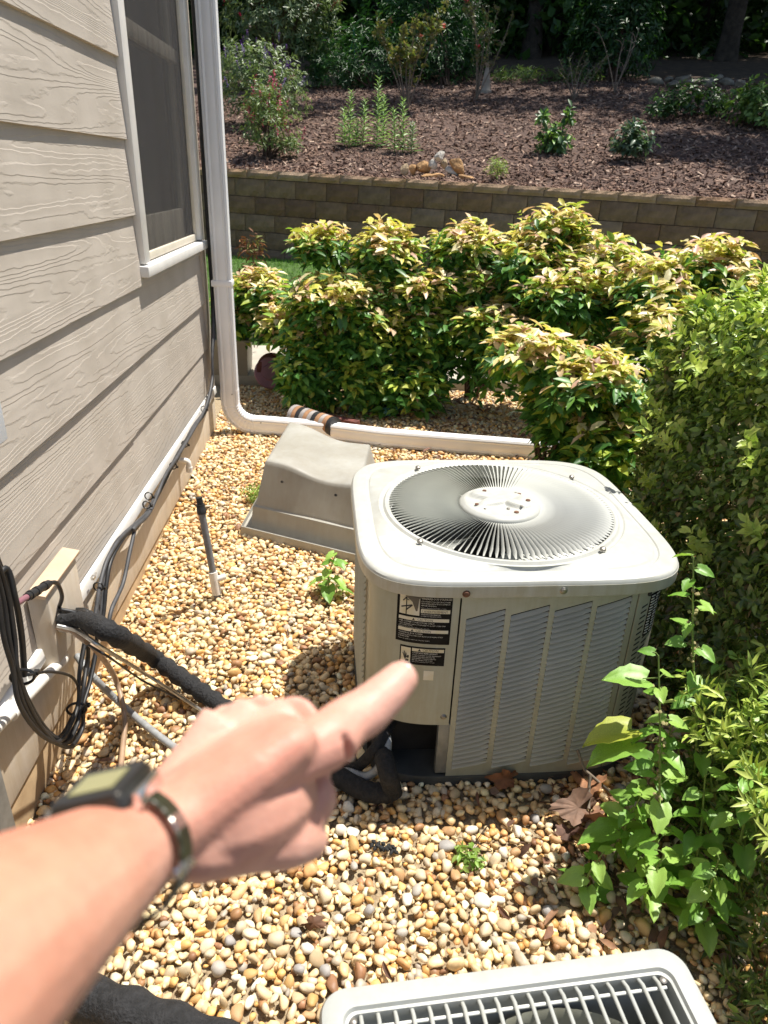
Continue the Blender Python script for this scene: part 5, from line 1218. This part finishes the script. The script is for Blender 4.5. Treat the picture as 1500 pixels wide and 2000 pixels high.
for i, (x, y, s_, c, rot, lab) in enumerate(((789, 340, (.06, .05, .075), TN, (0, .2, .3), 'small tan rock at the left end of the pile'), (806, 338, (.05, .05, .09), OC, (0, .4, .2), 'narrow ochre rock standing second from the left in the pile'), (823, 336, (.10, .06, .085), OC, (0, -.5, .2), 'ochre slab leaning left in the pile'), (845, 333, (.06, .06, .08), WH, (.2, .1, 0), 'pale rock in the middle of the pile'), (856, 319, (.085, .06, .06), WH, (0, -.2, .4), 'pale rock on the very top of the pile'), (866, 330, (.045, .05, .07), TN, (0, .1, .6), 'small tan rock under the topmost rock'), (846, 347, (.17, .07, .045), OC, (0, .05, .1), 'flat ochre rock lying at the foot of the pile'), (878, 342, (.10, .06, .05), WH, (0, .6, -.1), 'white slab sloping right at the foot of the pile'), (895, 336, (.15, .06, .07), OC, (0, .75, 0), 'large orange slab leaning right in the pile'), (918, 350, (.13, .06, .04), OC, (0, .3, 0), 'thin ochre rock at the right end of the pile'))):
    rock('rock', lab, cap(x, max(y, 344))+Vector((0, 0, .0+(350-y)*.0072-.005)), s_, i+3, c, RG, rot)
for i, (x, y, s_) in enumerate(((1283, 165, .16), (1305, 160, .14), (1330, 163, .22), (1355, 167, .16), (1385, 168, .2), (1400, 158, .14), (1420, 167, .18), (1445, 170, .2), (1312, 172, .15))):
    p = at(x, y); rock('border_stone', 'low border stone number among the grey stones below the trees', p+Vector((0, 0, s_*.25)), (s_, s_*.6, s_*.5), 40+i, (.20, .18, .14), 'border stones under the trees', (0, 0, i))
BS = ['leftmost small border stone below the dark trees', 'low border stone second from the left', 'long pale border stone below the trees at the right', 'narrow border stone right of the long pale one', 'flat border stone in the middle of the row', 'raised border stone standing above the row', 'border stone right of the raised stone', 'rightmost long border stone near the right edge', 'small border stone in front of the long pale one']
for o, l in zip([o for o in COL.objects if o.name.startswith('border_stone')], BS): o['label'] = l

# ------------------------------------------------------------------ trees and woodland
TG_ = 'trees of the wood behind the garden'
CRN = [(.035, .085, .018), (.05, .12, .024), (.07, .15, .03), (.025, .06, .014)]
def tree(label, x, y, r, h, crown, nl, L=.42):
    z0 = mz(x, y)-.1; t = thing('tree', label, 'tree', (x, y, z0), TG_); top = Vector((x+rnd.uniform(-.5, .5), y+rnd.uniform(-.5, .5), z0+h*.8)); cp = curve([(x, y, z0), (x+rnd.uniform(-.1, .1), y, z0+h*.3), tuple(top)], 6); b = MB(); b.tube(cp, [r*(1.25 if i == 0 else 1-.65*i/len(cp)) for i in range(len(cp))], 12); ob('trunk', b, 'bark', t, smooth=60)
    for _ in range(5):
        s_ = cp[rnd.randrange(6, len(cp))]; l = rnd.choice(crown); e = Vector((x+l[0]+rnd.uniform(-.4, .4)*l[3], y+l[1]+rnd.uniform(-.4, .4)*l[4], z0+l[2])); b = MB(); b.tube(curve([s_, s_.lerp(e, .5)+Vector((0, 0, .4)), e], 4), [r*.35*(1-.08*i) for i in range(9)], 7); ob('limb', b, 'bark', t, smooth=60)
    parts = []
    for l in crown:
        C_, d, _r = lump_pts((x+l[0], y+l[1], z0+l[2], *l[3:6]), int(nl*l[6]), .15, -1.); parts.append(tufts(C_, unit(d+np.array([0, 0, .6])), 5, 1., L, .5, lambda n, k: (pick(CRN, n*k),), TM_FLAT, .2, .5))
    V, F, C = cat(parts); o = link('crown', fast('crown', V, F, 'leaf', C, parent=t), t); return t
def full(rx, h0, h1): return [(0, 0, (h0+h1)/2, rx, rx, (h1-h0)/2, 1.), (-rx*.5, -.3, h0+1.2, rx*.6, rx*.6, 1.5, .4), (rx*.5, .2, h0+2., rx*.6, rx*.6, 1.6, .4)]
TR = [(-6.2, 24., .22, 13, 3.2, 4.0, 'tree behind the largest flowering bush at the top left'), (-2.6, 23.5, .2, 14, 3.0, 4.4, 'tree left of the green tripod'), (.6, 24.2, .24, 14, 3.0, 6.0, 'tree above the spreading juniper'), (2.7, 21.2, .30, 15, 2.6, 7.0, 'thick trunked tree right of the juniper'), (4.4, 21.3, .24, 14, 3.2, 4.8, 'slim tree above the stone pedestal'), (6.6, 20.2, .26, 15, 3.4, 4.2, 'tree behind the dome-shaped shrub'), (8.9, 20.0, .24, 13, 3.4, 3.6, 'tree right of the dome-shaped shrub'), (11.0, 18.4, .24, 12, 3.2, 3.0, 'tree at the upper right corner with low leafy boughs'), (-.8, 26.5, .22, 15, 3.4, 4., 'rear tree between the tripod and the juniper'), (5.6, 24.0, .25, 16, 3.6, 4., 'rear tree behind the slim one'), (9.6, 23.5, .25, 16, 3.6, 3.6, 'rear tree at the right')]
for x, y, r, h, rx, h0, lab in TR: tree(lab, x, y, r, h, full(rx, h0, h), 520)
tree('near tree whose low leafy boughs hang in at the upper right edge', 9.3, 15.2, .2, 11, [(-.3, .5, 3.2, 1.5, 1.2, 1.2, .7), (-1.2, 0, 6.5, 2.4, 2.0, 1.6, 1.), (-.5, -.6, 9., 2.4, 2., 1.6, 1.), (-3.6, .2, 8., 2.6, 1.1, .9, .8), (-6.2, .4, 8.6, 2., 1.0, .8, .55)], 330, .24)
tree('tree outside the right edge whose boughs shade the mulch', 9.0, 11.2, .22, 11, [(-1.3, .2, 6.2, 1.9, 1.0, .7, .6), (-2.4, .6, 6.8, 1.2, .7, .5, .35), (.5, .5, 8.6, 2.4, 2.2, 1.6, 1.)], 420, .3)
def woodland(name, label, x0, x1, y0, y1, z0, z1, n, L):
    P_ = np.column_stack([rng.uniform(x0, x1, n), rng.uniform(y0, y1, n), np.zeros(n)]); P_[:, 2] = np.array([mz(a, b) for a, b in P_[:, :2]])+rng.uniform(z0, z1, n)
    V, F, C = tufts(P_, unit(rng.normal(size=(n, 3))+np.array([0, -.4, .5])), 5, 1., L, .55, lambda a, k: (pick(CRN, a*k),), TM_FLAT, .2, .6); o = link(name, fast(name, V, F, 'leaf', C)); o['kind'] = 'stuff'; o['label'] = label
woodland('woodland', 'dense dark wood closing the view behind the garden', -22, 30, 27, 36, 0, 17, 9000, 1.0)
woodland('understory', 'dark undergrowth between the tree trunks', -14, 18, 20.5, 26, 0, 2.6, 3800, .35)

# ------------------------------------------------------------------ weeds, litter
def heart(L, Wd, col, n=9, serr=.05, tip=None):
    """heart-shaped toothed leaf with sunken midrib"""
    V = []; F = []
    for i in range(n+1):
        u = i/n; w_ = Wd*.5*(math.sin(PI*min(1, (u+.10)/1.10)**.62))**.9*(1+serr*(1 if i % 2 else -1)) if i < n else 0.0
        x = u-.10*(1-u)**4; dz = -.28*u*u
        for k, s_ in enumerate((-1, -.5, 0, .5, 1)): V.append((x-(.13*abs(s_)*(1-u)**3), s_*w_, dz+.10*abs(s_)*w_*2.2-(.05 if s_ == 0 else 0)+.015*math.sin(i*1.7+s_*3)))
    for i in range(n):
        for k in range(4): a = i*5+k; F += [(a, a+5, a+6), (a, a+6, a+1)]
    V = np.array(V)*L; me = fast('leaf', V, np.array(F), 'leaf', np.tile(col, (len(V), 1))); return me
HV = [heart(1, .80, c) for c in ((.20, .39, .06), (.25, .45, .08), (.16, .33, .05), (.31, .49, .10))]; HY = heart(1, .8, (.38, .42, .06))
LV = [heart(1, .34, c, 8, .0) for c in ((.12, .27, .05), (.17, .33, .06))]
def put_leaf(parent, me, p, d, s_, roll=0.):
    d = Vector(d).normalized(); z_ = Vector((0, 0, 1)); y = z_.cross(d)
    if y.length < .1: y = Vector((0, 1, 0))
    y.normalize(); z_ = d.cross(y); y = (y*math.cos(roll)+z_*math.sin(roll)); z_ = d.cross(y)
    o = link('leaf', me, parent); o.matrix_local = Matrix.Translation(Vector(p)-LOC.get(parent.name, Vector())) @ Matrix((d, y, z_)).transposed().to_4x4() @ Matrix.Scale(s_, 4); return o
def weed(label, pts, nl, smin, smax, seeds=True, fam=HV, lmin=.03, group=None, extra=(), start=.1):
    base = Vector(pts[0]); t = thing('weed', label, 'weed', base, group); cp = curve(pts, 8); b = MB(); b.tube(cp, [.0042*(1-.65*i/len(cp)) for i in range(len(cp))], 7); ob('stem', b, 'gstem', t, smooth=60)
    for i in range(nl):
        u_ = start+(1-start)*i/max(1, nl-1); q = cp[min(len(cp)-1, int(u_*(len(cp)-1)))]; a = i*2.4+rnd.uniform(-.4, .4); d = Vector((math.cos(a), math.sin(a), rnd.uniform(.1, .5))); pl_ = rnd.uniform(.6, 1.2)*lmin*(1.6-u_); e = q+d*pl_
        b = MB(); b.tube([q, q.lerp(e, .5)+Vector((0, 0, .004)), e], .0012, 5); ob('petiole', b, 'gstem', t)
        put_leaf(t, rnd.choice(fam), e, d+Vector((0, 0, -.45)), (smax+(smin-smax)*u_)*rnd.uniform(.8, 1.15), rnd.uniform(-.5, .5))
    for (p, d, s_, me) in extra:
        q = min(cp, key=lambda c: (c-Vector(p)).length); b = MB(); b.tube([q, Vector(p)], .0015, 5); ob('petiole', b, 'gstem', t); put_leaf(t, me, p, d, s_, rnd.uniform(-.2, .2))
    if seeds:
        b = MB()
        for i in range(9):
            q = cp[int((.35+.62*i/9)*(len(cp)-1))]
            for _ in range(4):
                c = q+Vector((rnd.uniform(-.012, .012), rnd.uniform(-.012, .012), rnd.uniform(-.008, .008))); b.lathe([(.001, -.0045), (.0045, 0), (.001, .0045)], 6, c)
        o = ob('seed_heads', b, 'seed', t, smooth=60); o['kind'] = 'stuff'
    return t
WGp = 'tall leafy weeds in front of the hedge'
weed('tall toothed-leaf weed nearest the condenser with big yellowish leaf', [(.735, 1.13, 0), (.725, 1.15, .2), (.70, 1.19, .42), (.675, 1.24, .62)], 18, .035, .075, group=WGp, extra=((PY(1225, 1424, 1.22), (-1, -.1, -.1), .105, HY), (PY(1232, 1450, 1.2), (-1, -.15, -.25), .11, HV[1]), (PY(1255, 1325, 1.24), (-1, .1, .1), .085, HV[1]), (PY(1205, 1620, 1.2), (-1, -.1, -.05), .10, HV[0])))
weed('tallest thin weed with seed clusters leaning against the hedge', [(.90, 1.30, 0), (.86, 1.30, .3), (.80, 1.33, .58), (.765, 1.36, .80)], 28, .032, .062, group=WGp)
weed('middle leafy weed between the two taller ones', [(.83, 1.12, 0), (.82, 1.13, .18), (.80, 1.15, .36)], 14, .04, .075, False, group=WGp)
weed('short broad-leaved weed at the foot of the tall weeds', [(.70, 1.08, 0), (.69, 1.07, .1), (.70, 1.06, .22)], 10, .045, .075, False, group=WGp, start=.3)
weed('leafy weed growing along the lower hedge edge', [(.90, 1.08, .0), (.87, 1.08, .3), (.84, 1.08, .44)], 14, .035, .065, False, group=WGp, start=.3)
weed('dense dark weed behind the tallest one against the hedge', [(.98, 1.42, 0), (.95, 1.42, .25), (.93, 1.40, .5)], 22, .035, .07, False, group=WGp)
weed('leaning weed with small leaves right of the tallest one', [(.95, 1.22, .0), (.93, 1.2, .3), (.90, 1.2, .52)], 22, .03, .06, True, group=WGp, start=.3)
weed('low broad weed under the tall weeds at the gravel edge', [(.68, 1.22, 0), (.68, 1.21, .12), (.69, 1.19, .26)], 18, .035, .068, False, group=WGp, start=.25)
weed('low weed crowding the foot of the lower hedge', [(.80, 1.02, 0), (.79, 1.01, .14), (.78, 1.0, .28)], 20, .035, .062, False, group=WGp, start=.2)
weed('bright young weed between the tallest weed and the condenser corner', [(.80, 1.33, 0), (.79, 1.31, .2), (.77, 1.28, .40)], 18, .04, .075, True, group=WGp, start=.2)
weed('small weed at the shaded gravel edge', [PZ(1140, 1745, 0), PZ(1140, 1745, 0)+Vector((0, 0, .06)), PZ(1140, 1745, 0)+Vector((.02, 0, .13))], 9, .04, .065, False, lmin=.02)
p = PZ(642, 1160); weed('upright weed sprouting in the gravel before the grey tub', [p, p+Vector((.0, 0, .09)), p+Vector((.03, .0, .19))], 13, .045, .075, False, lmin=.025)
p = PZ(500, 978); shrub('weed_plant', 'feathery pale weed against the rim of the grey tub', 'weed', p, rel(p, (0, 0, .05, .075, .06, .05, 45)), [(.26, .38, .07), (.34, .44, .11)], .035, .3, 5, TM_LAN, r0=.002, stems=2)
p = PZ(912, 1683); shrub('weed_plant', 'tiny green sprout in the gravel in front of the condenser', 'weed', p, rel(p, (0, 0, .02, .05, .04, .022, 22)), [(.22, .36, .07), (.30, .42, .10)], .022, .5, 5, r0=.0015, stems=2)
p = PZ(690, 790); weed('broad-leaved weed under the bush left of the sprinkler', [p, p+Vector((0, 0, .12)), p+Vector((.02, 0, .22))], 12, .10, .14, False, LV, .04, None)
p = PZ(570, 790); weed('dark weed beside the left foot of the bush', [p, p+Vector((0, 0, .07)), p+Vector((.02, 0, .13))], 9, .06, .09, False, lmin=.03)
p = PZ(815, 815); weed('small dark weed right of the sprinkler', [p, p+Vector((0, 0, .06)), p+Vector((.01, 0, .14))], 9, .06, .08, False, lmin=.02)
p = Vector((-.92, 6.4, .12)); shrub('dry_flower', 'dried brown flower heads beside the downspout at the lawn edge', 'plant', p, [(p.x+.05, p.y, .95, .12, .1, .12, 40), (p.x, p.y, .7, .1, .1, .2, 30)], [(.30, .13, .05), (.22, .10, .05), (.2, .22, .06)], .06, .3, 4, r0=.004, mat='dryleaf')
# dry leaves and twig at the corner of the condenser
def dryleaf(px, py, s_, label, rot, col=(.24, .125, .075), h=.03):
    r = np.random.default_rng(int(px)); nlob = 5; V = [(0, 0, 0)]; n_ = 40
    for i in range(n_):
        a = 2*PI*i/n_; rr_ = 1*(.80+.15*math.cos(a*nlob+px)+.07*math.cos(a*11)+.05*math.cos(a*3+py))*(1.0 if abs(math.sin(a)) > .3 else 1.2); V.append((rr_*math.cos(a), .6*rr_*math.sin(a), (.34*math.sin(a*2+px)+.25*r.random()-.1)))
    V = np.array(V); 
    half = V.copy(); half[1:, :2] *= .5; half[1:, 2] = half[1:, 2]*.3+.08
    W_ = np.vstack([V, half[1:]])*s_; F = [(0, 41+i, 41+(i+1) % 40) for i in range(40)]+[(41+i, 1+i, 1+(i+1) % 40) for i in range(40)]+[(41+i, 1+(i+1) % 40, 41+(i+1) % 40) for i in range(40)]
    me = fast('dry_leaf', W_, np.array(F), 'dryleaf', np.tile(col, (len(W_), 1))); o = link('dry_leaf', me); o.location = PZ(px, py, h); o.rotation_euler = rot; tag(o, label, 'leaf', 'dry brown leaves on the gravel'); return o
dryleaf(1130, 1578, .085, 'large brown lobed dry leaf under the twig', (.7, .25, .4), (.19, .115, .08), .035); dryleaf(1165, 1610, .085, 'curled dry leaf right of the large lobed leaf', (.8, .5, 1.4), (.20, .10, .06)); dryleaf(985, 1520, .05, 'reddish dry leaf against the foot of the condenser', (1.0, .0, .2), (.22, .09, .04), .03)
dryleaf(1150, 1530, .07, 'orange-brown dry leaf beneath the twig fork', (.3, .6, 2.), (.33, .16, .08), .03); dryleaf(1115, 1625, .045, 'small dark dry leaf in front of the large lobed one', (.4, .3, 3.), (.13, .07, .05), .02); dryleaf(612, 1803, .03, 'folded brown dry leaf on the open gravel in front', (1.0, .2, .2), (.13, .06, .03), .02)
n = 240; X = rng.normal(.78, .16, n); Y = rng.normal(1.28, .22, n); P_ = np.column_stack([X, Y, rng.uniform(.006, .022, n)]); V, F, C = leaves(P_, rng.normal(size=(n, 3))*np.array([1, 1, .3]), np.tile([0, 0, 1.], (n, 1))+rng.normal(size=(n, 3))*.5, rng.uniform(.02, .06, n), rng.uniform(.008, .025, n), pick([(.20, .10, .06), (.13, .07, .045), (.28, .15, .08), (.16, .10, .07)], n), TM_OV)
n2 = 170; X = rng.uniform(-.9, 1.6, n2); Y = rng.uniform(.8, 4.6, n2); P2 = np.column_stack([X, Y, [gz(a, b)+.012 for a, b in zip(X, Y)]]); A2 = leaves(P2, rng.normal(size=(n2, 3))*np.array([1, 1, .3]), np.tile([0, 0, 1.], (n2, 1))+rng.normal(size=(n2, 3))*.5, rng.uniform(.02, .055, n2), rng.uniform(.006, .018, n2), pick([(.17, .08, .05), (.11, .06, .04), (.25, .13, .07)], n2), TM_OV)
n3 = 500; X = rng.uniform(.2, 2.2, n3); Y = rng.uniform(3.5, 5.3, n3); P3 = np.column_stack([X, Y, rng.uniform(.004, .02, n3)]); A3 = leaves(P3, rng.normal(size=(n3, 3))*np.array([1, 1, .3]), np.tile([0, 0, 1.], (n3, 1))+rng.normal(size=(n3, 3))*.5, rng.uniform(.03, .08, n3), rng.uniform(.01, .025, n3), pick([(.17, .08, .05), (.11, .06, .04), (.21, .12, .07)], n3), TM_OV)
V, F, C = cat([(V, F, C), A2, A3]); me = fast('leaf_litter', V, F, 'dryleaf', C); o = link('leaf_litter', me); o['kind'] = 'stuff'; o['label'] = 'brown leaf litter scattered over the gravel'
tw = thing('fallen_twig', 'forked grey twig leaning on the louvred front of the condenser', 'twig', PZ(1150, 1570)); q0 = PY(1128, 1465, 1.455)
for pts_ in ([q0, PY(1140, 1500, 1.43), PY(1155, 1515, 1.42), PZ(1195, 1550, .03)], [PY(1153, 1513, 1.42), PZ(1150, 1545, .05), PZ(1150, 1580, .03)]):
    b = MB(); b.tube(curve(pts_, 4), .0045, 7); ob('twig', b, 'twig', tw, smooth=60)
b = MB(); p = PZ(750, 1650, .015)
for i in range(16): q = p+Vector((-.03+.004*i, .008*math.sin(i*2)-.0012*i, .004*(i % 2))); b.lathe([(.002, -.008), (.006, 0), (.002, .008)], 6, q, axis=Vector((.6, .8*(-1)**i, .3)).normalized())
o = ob('catkin', b, 'dark', smooth=60); tag(o, 'dark dried catkin lying on the gravel below the fingertip', 'catkin')

# ------------------------------------------------------------------ the pointing arm
per = thing('person', 'bare left forearm and hand pointing at the condenser with a watch on the wrist', 'person', PD(270, 1640, .298))
Wp = PD(268, 1640, .298); Ep = Vector(CAM+RW @ np.array([-.150, .125, .075])); ax = (Wp-Ep).normalized()
nd = Vector((-.5, 0, .866)); nd = (nd-ax*nd.dot(ax)).normalized(); bd = ax.cross(nd).normalized()
hm = MB()
def ell(c, hw_, hh, bdir=bd, ndir=nd, n=20): return [c+bdir*(hw_*math.cos(2*PI*i/n))+ndir*(hh*math.sin(2*PI*i/n)) for i in range(n)]
MC = [PD(634, 1432, .335), PD(560, 1397, .347), PD(492, 1392, .35), (PD(432, 1408, .343))]
mid = (MC[0]+MC[1]+MC[2]+MC[3])/4
fore = []
for t_, hw_, hh in ((-.02, .030, .026), (0, .042, .037), (.15, .0465, .042), (.4, .043, .039), (.62, .0365, .0325), (.8, .0315, .0262), (.92, .0292, .0225), (1.0, .0288, .0208), (1.06, .029, .0205)): fore.append(ell(Ep.lerp(Wp, t_), hw_, hh))
hm.loft(fore)
pal = (MC[0]-MC[3]).normalized(); an = (mid-Wp).normalized(); pn_ = (nd-an*nd.dot(an)).normalized()
pb = an.cross(pn_)
hm.loft([ell(Wp-an*.015, .0275, .0195, pb, pn_), ell(Wp.lerp(mid, .3)-pn_*.006, .032, .0195, pb, pn_), ell(Wp.lerp(mid, .62)-pn_*.008+pb*.002, .037, .0195, pb, pn_), ell(Wp.lerp(mid, .88)-pn_*.010+pb*.004, .037, .017, pb, pn_), ell(mid-pn_*.010+pb*.004, .034, .014, pb, pn_)])
for k, m_ in enumerate(MC):
    s_ = Wp+pb*(.017-.011*k)-an*.008; hm.tube(curve([s_-pn_*.002, s_.lerp(m_, .55)-pn_*.0015, m_-pn_*.0035], 5), [.0125, .0125, .012, .0116, .0112, .011, .0112, .0116, .0126, .0138, .0142], 12)
def finger(pts, rad):
    cp = curve(pts, 6); n_ = len(cp); rs = []
    for i in range(n_):
        f_ = i/(n_-1)*(len(rad)-1); k = min(int(f_), len(rad)-2); rs.append(rad[k]+(rad[k+1]-rad[k])*(f_-k))
    hm.tube(cp, rs, 14)
    hm.lathe([(rs[-1]*math.cos(a_), rs[-1]*math.sin(a_)*.95) for a_ in (0, .4, .8, 1.2, 1.5)], 14, cp[-1], axis=(cp[-1]-cp[-2]).normalized())
finger([MC[0]-pn_*.004, PD(676, 1412, .345), PD(716, 1388, .354), PD(757, 1352, .361), PD(782, 1326, .366)], [.0145, .0125, .0122, .0108, .0094])
finger([MC[1]-pn_*.004, PD(592, 1430, .368), PD(606, 1480, .374), PD(604, 1545, .362), PD(585, 1585, .345)], [.0132, .0118, .0115, .0102, .0088])
finger([MC[2]-pn_*.004, PD(545, 1430, .376), PD(562, 1480, .385), PD(555, 1555, .368), PD(535, 1595, .345)], [.0128, .0112, .011, .0098, .0085])
finger([MC[3]-pn_*.004, PD(480, 1440, .368), PD(500, 1485, .375), PD(498, 1550, .362), PD(485, 1590, .345)], [.0118, .0102, .0098, .0088, .0078])
finger([Wp+ax*.012+bd*.016-nd*.010, PD(400, 1640, .305), PD(490, 1635, .318), PD(560, 1638, .330), PD(600, 1640, .342)], [.0175, .0175, .0155, .0138, .0105])
# web between thumb and palm
hm.tube(curve([PD(400, 1600, .310), PD(490, 1568, .322), PD(575, 1530, .343)], 5), [.023, .024, .025, .0255, .0255, .025, .024, .023, .021, .019, .016], 14)
hm.tube(curve([PD(520, 1600, .330), PD(585, 1575, .345), PD(618, 1545, .358)], 5), [.017, .017, .017, .0165, .016, .0155, .015, .0145, .014, .0135, .013], 12)
me = bpy.data.meshes.new('hand_raw'); off = LOC[per.name]; me.from_pydata([tuple(Vector(v)-off) for v in hm.v], [], hm.f)
bm = bmesh.new(); bm.from_mesh(me); bmesh.ops.recalc_face_normals(bm, faces=bm.faces); bm.to_mesh(me); bm.free()
tmp = bpy.data.objects.new('skin_raw', me); COL.objects.link(tmp)
r_ = tmp.modifiers.new('r', 'REMESH'); r_.mode = 'VOXEL'; r_.voxel_size = .0017; s_ = tmp.modifiers.new('s', 'SMOOTH'); s_.factor = .5; s_.iterations = 5
dg = bpy.context.evaluated_depsgraph_get(); me2 = bpy.data.meshes.new_from_object(tmp.evaluated_get(dg)); me2.name = 'arm'
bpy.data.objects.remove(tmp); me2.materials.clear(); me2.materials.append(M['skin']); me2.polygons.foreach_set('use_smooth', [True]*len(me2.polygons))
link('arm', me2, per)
# fingernail of the index finger
nail = MB(); tdir = (PD(790, 1316, .367)-PD(757, 1352, .361)).normalized(); up_ = (Vector((-.35, -.35, .87))-tdir*Vector((-.35, -.35, .87)).dot(tdir)).normalized(); sd = tdir.cross(up_); cN = PD(781, 1327, .366)+up_*.0072
rows = []
for i in range(6):
    u_ = i/5; rows.append([cN+tdir*(-.005+.012*u_)+sd*(.0058*(1-.25*abs(u_-.4))*q)+up_*(-.0024*q*q+.0016-.002*u_) for q in (-1, -.5, 0, .5, 1)])
nail.add([p for r in rows for p in r], [(i*5+j, i*5+j+1, (i+1)*5+j+1, (i+1)*5+j) for i in range(5) for j in range(4)]); M['nail'] = pmat('fingernail', (.68, .42, .34), .3, .05, 60); ob('fingernail', nail, 'nail', per, smooth=60)
# watch
wt = thing('wristwatch', 'small square digital watch with olive display on the wrist', 'watch', Wp-ax*.016)
wc = Wp-ax*.020; rb, rn_ = .0335, .0265
case = MB(); tc_ = (Vector(CAM)-wc).normalized(); nc = (nd*.9+tc_*.30).normalized(); ac_ = (ax-nc*ax.dot(nc)).normalized(); bc_ = ac_.cross(nc); cc = wc+nd*(rn_-.0025)+bd*.008; Rw = Matrix((bc_, ac_, nc)).transposed()
def slab(z0, z1, hx, hy, r): return [[cc+Rw @ Vector((*p[:2], z_)) for p in rr(hx, hy, r, 0, 4)] for z_ in (z0, z1)]
case.loft([*slab(-.002, .002, .0165, .0140, .004), [cc+Rw @ Vector((*p[:2], .0045)) for p in rr(.0150, .0128, .0035, 0, 4)]]); cs_ = ob('case', case, 'watch', wt, smooth=40)
b = MB(); b.loft(slab(.0046, .0050, .0148, .0126, .003)); ob('bezel', b, 'cap', cs_, smooth=40)
b = MB(); b.loft(slab(.0052, .0056, .0098, .0074, .001)); ob('display', b, 'lcd', cs_, smooth=40)
for s_ in (-1, 1):
    b = MB(); b.box(cc+bc_*(.0185*s_)-nc*.002, (.005, .018, .007), Rw); ob('lug', b, 'chrome', wt, bevel=.0012)
nlk = 30
for i in range(nlk):
    a_ = 2*PI*(i+.5)/nlk; 
    if abs(math.atan2(math.cos(a_), math.sin(a_))) < .62: continue
    p = wc+bd*(rb*math.cos(a_))+nd*(rn_*math.sin(a_)); tn_ = (bd*(-rb*math.sin(a_))+nd*(rn_*math.cos(a_))).normalized(); ou = tn_.cross(ax).normalized(); R3 = Matrix((tn_, ax, ou)).transposed()
    b = MB(); b.box(p, (.0072, .0088, .0020), R3); ob('strap_link', b, 'strap' if i % 3 else 'steel', wt, bevel=.0007, seg=1)
for s_ in (-1, 1):
    b = MB(); a_ = -.55; p = wc+bd*(rb*math.cos(a_))+nd*(rn_*math.sin(a_))+ax*(.0052*s_); b.lathe([(.001, -.002), (.0022, 0), (.001, .002)], 10, p); ob('clasp_pin', b, 'chrome', wt, smooth=60)
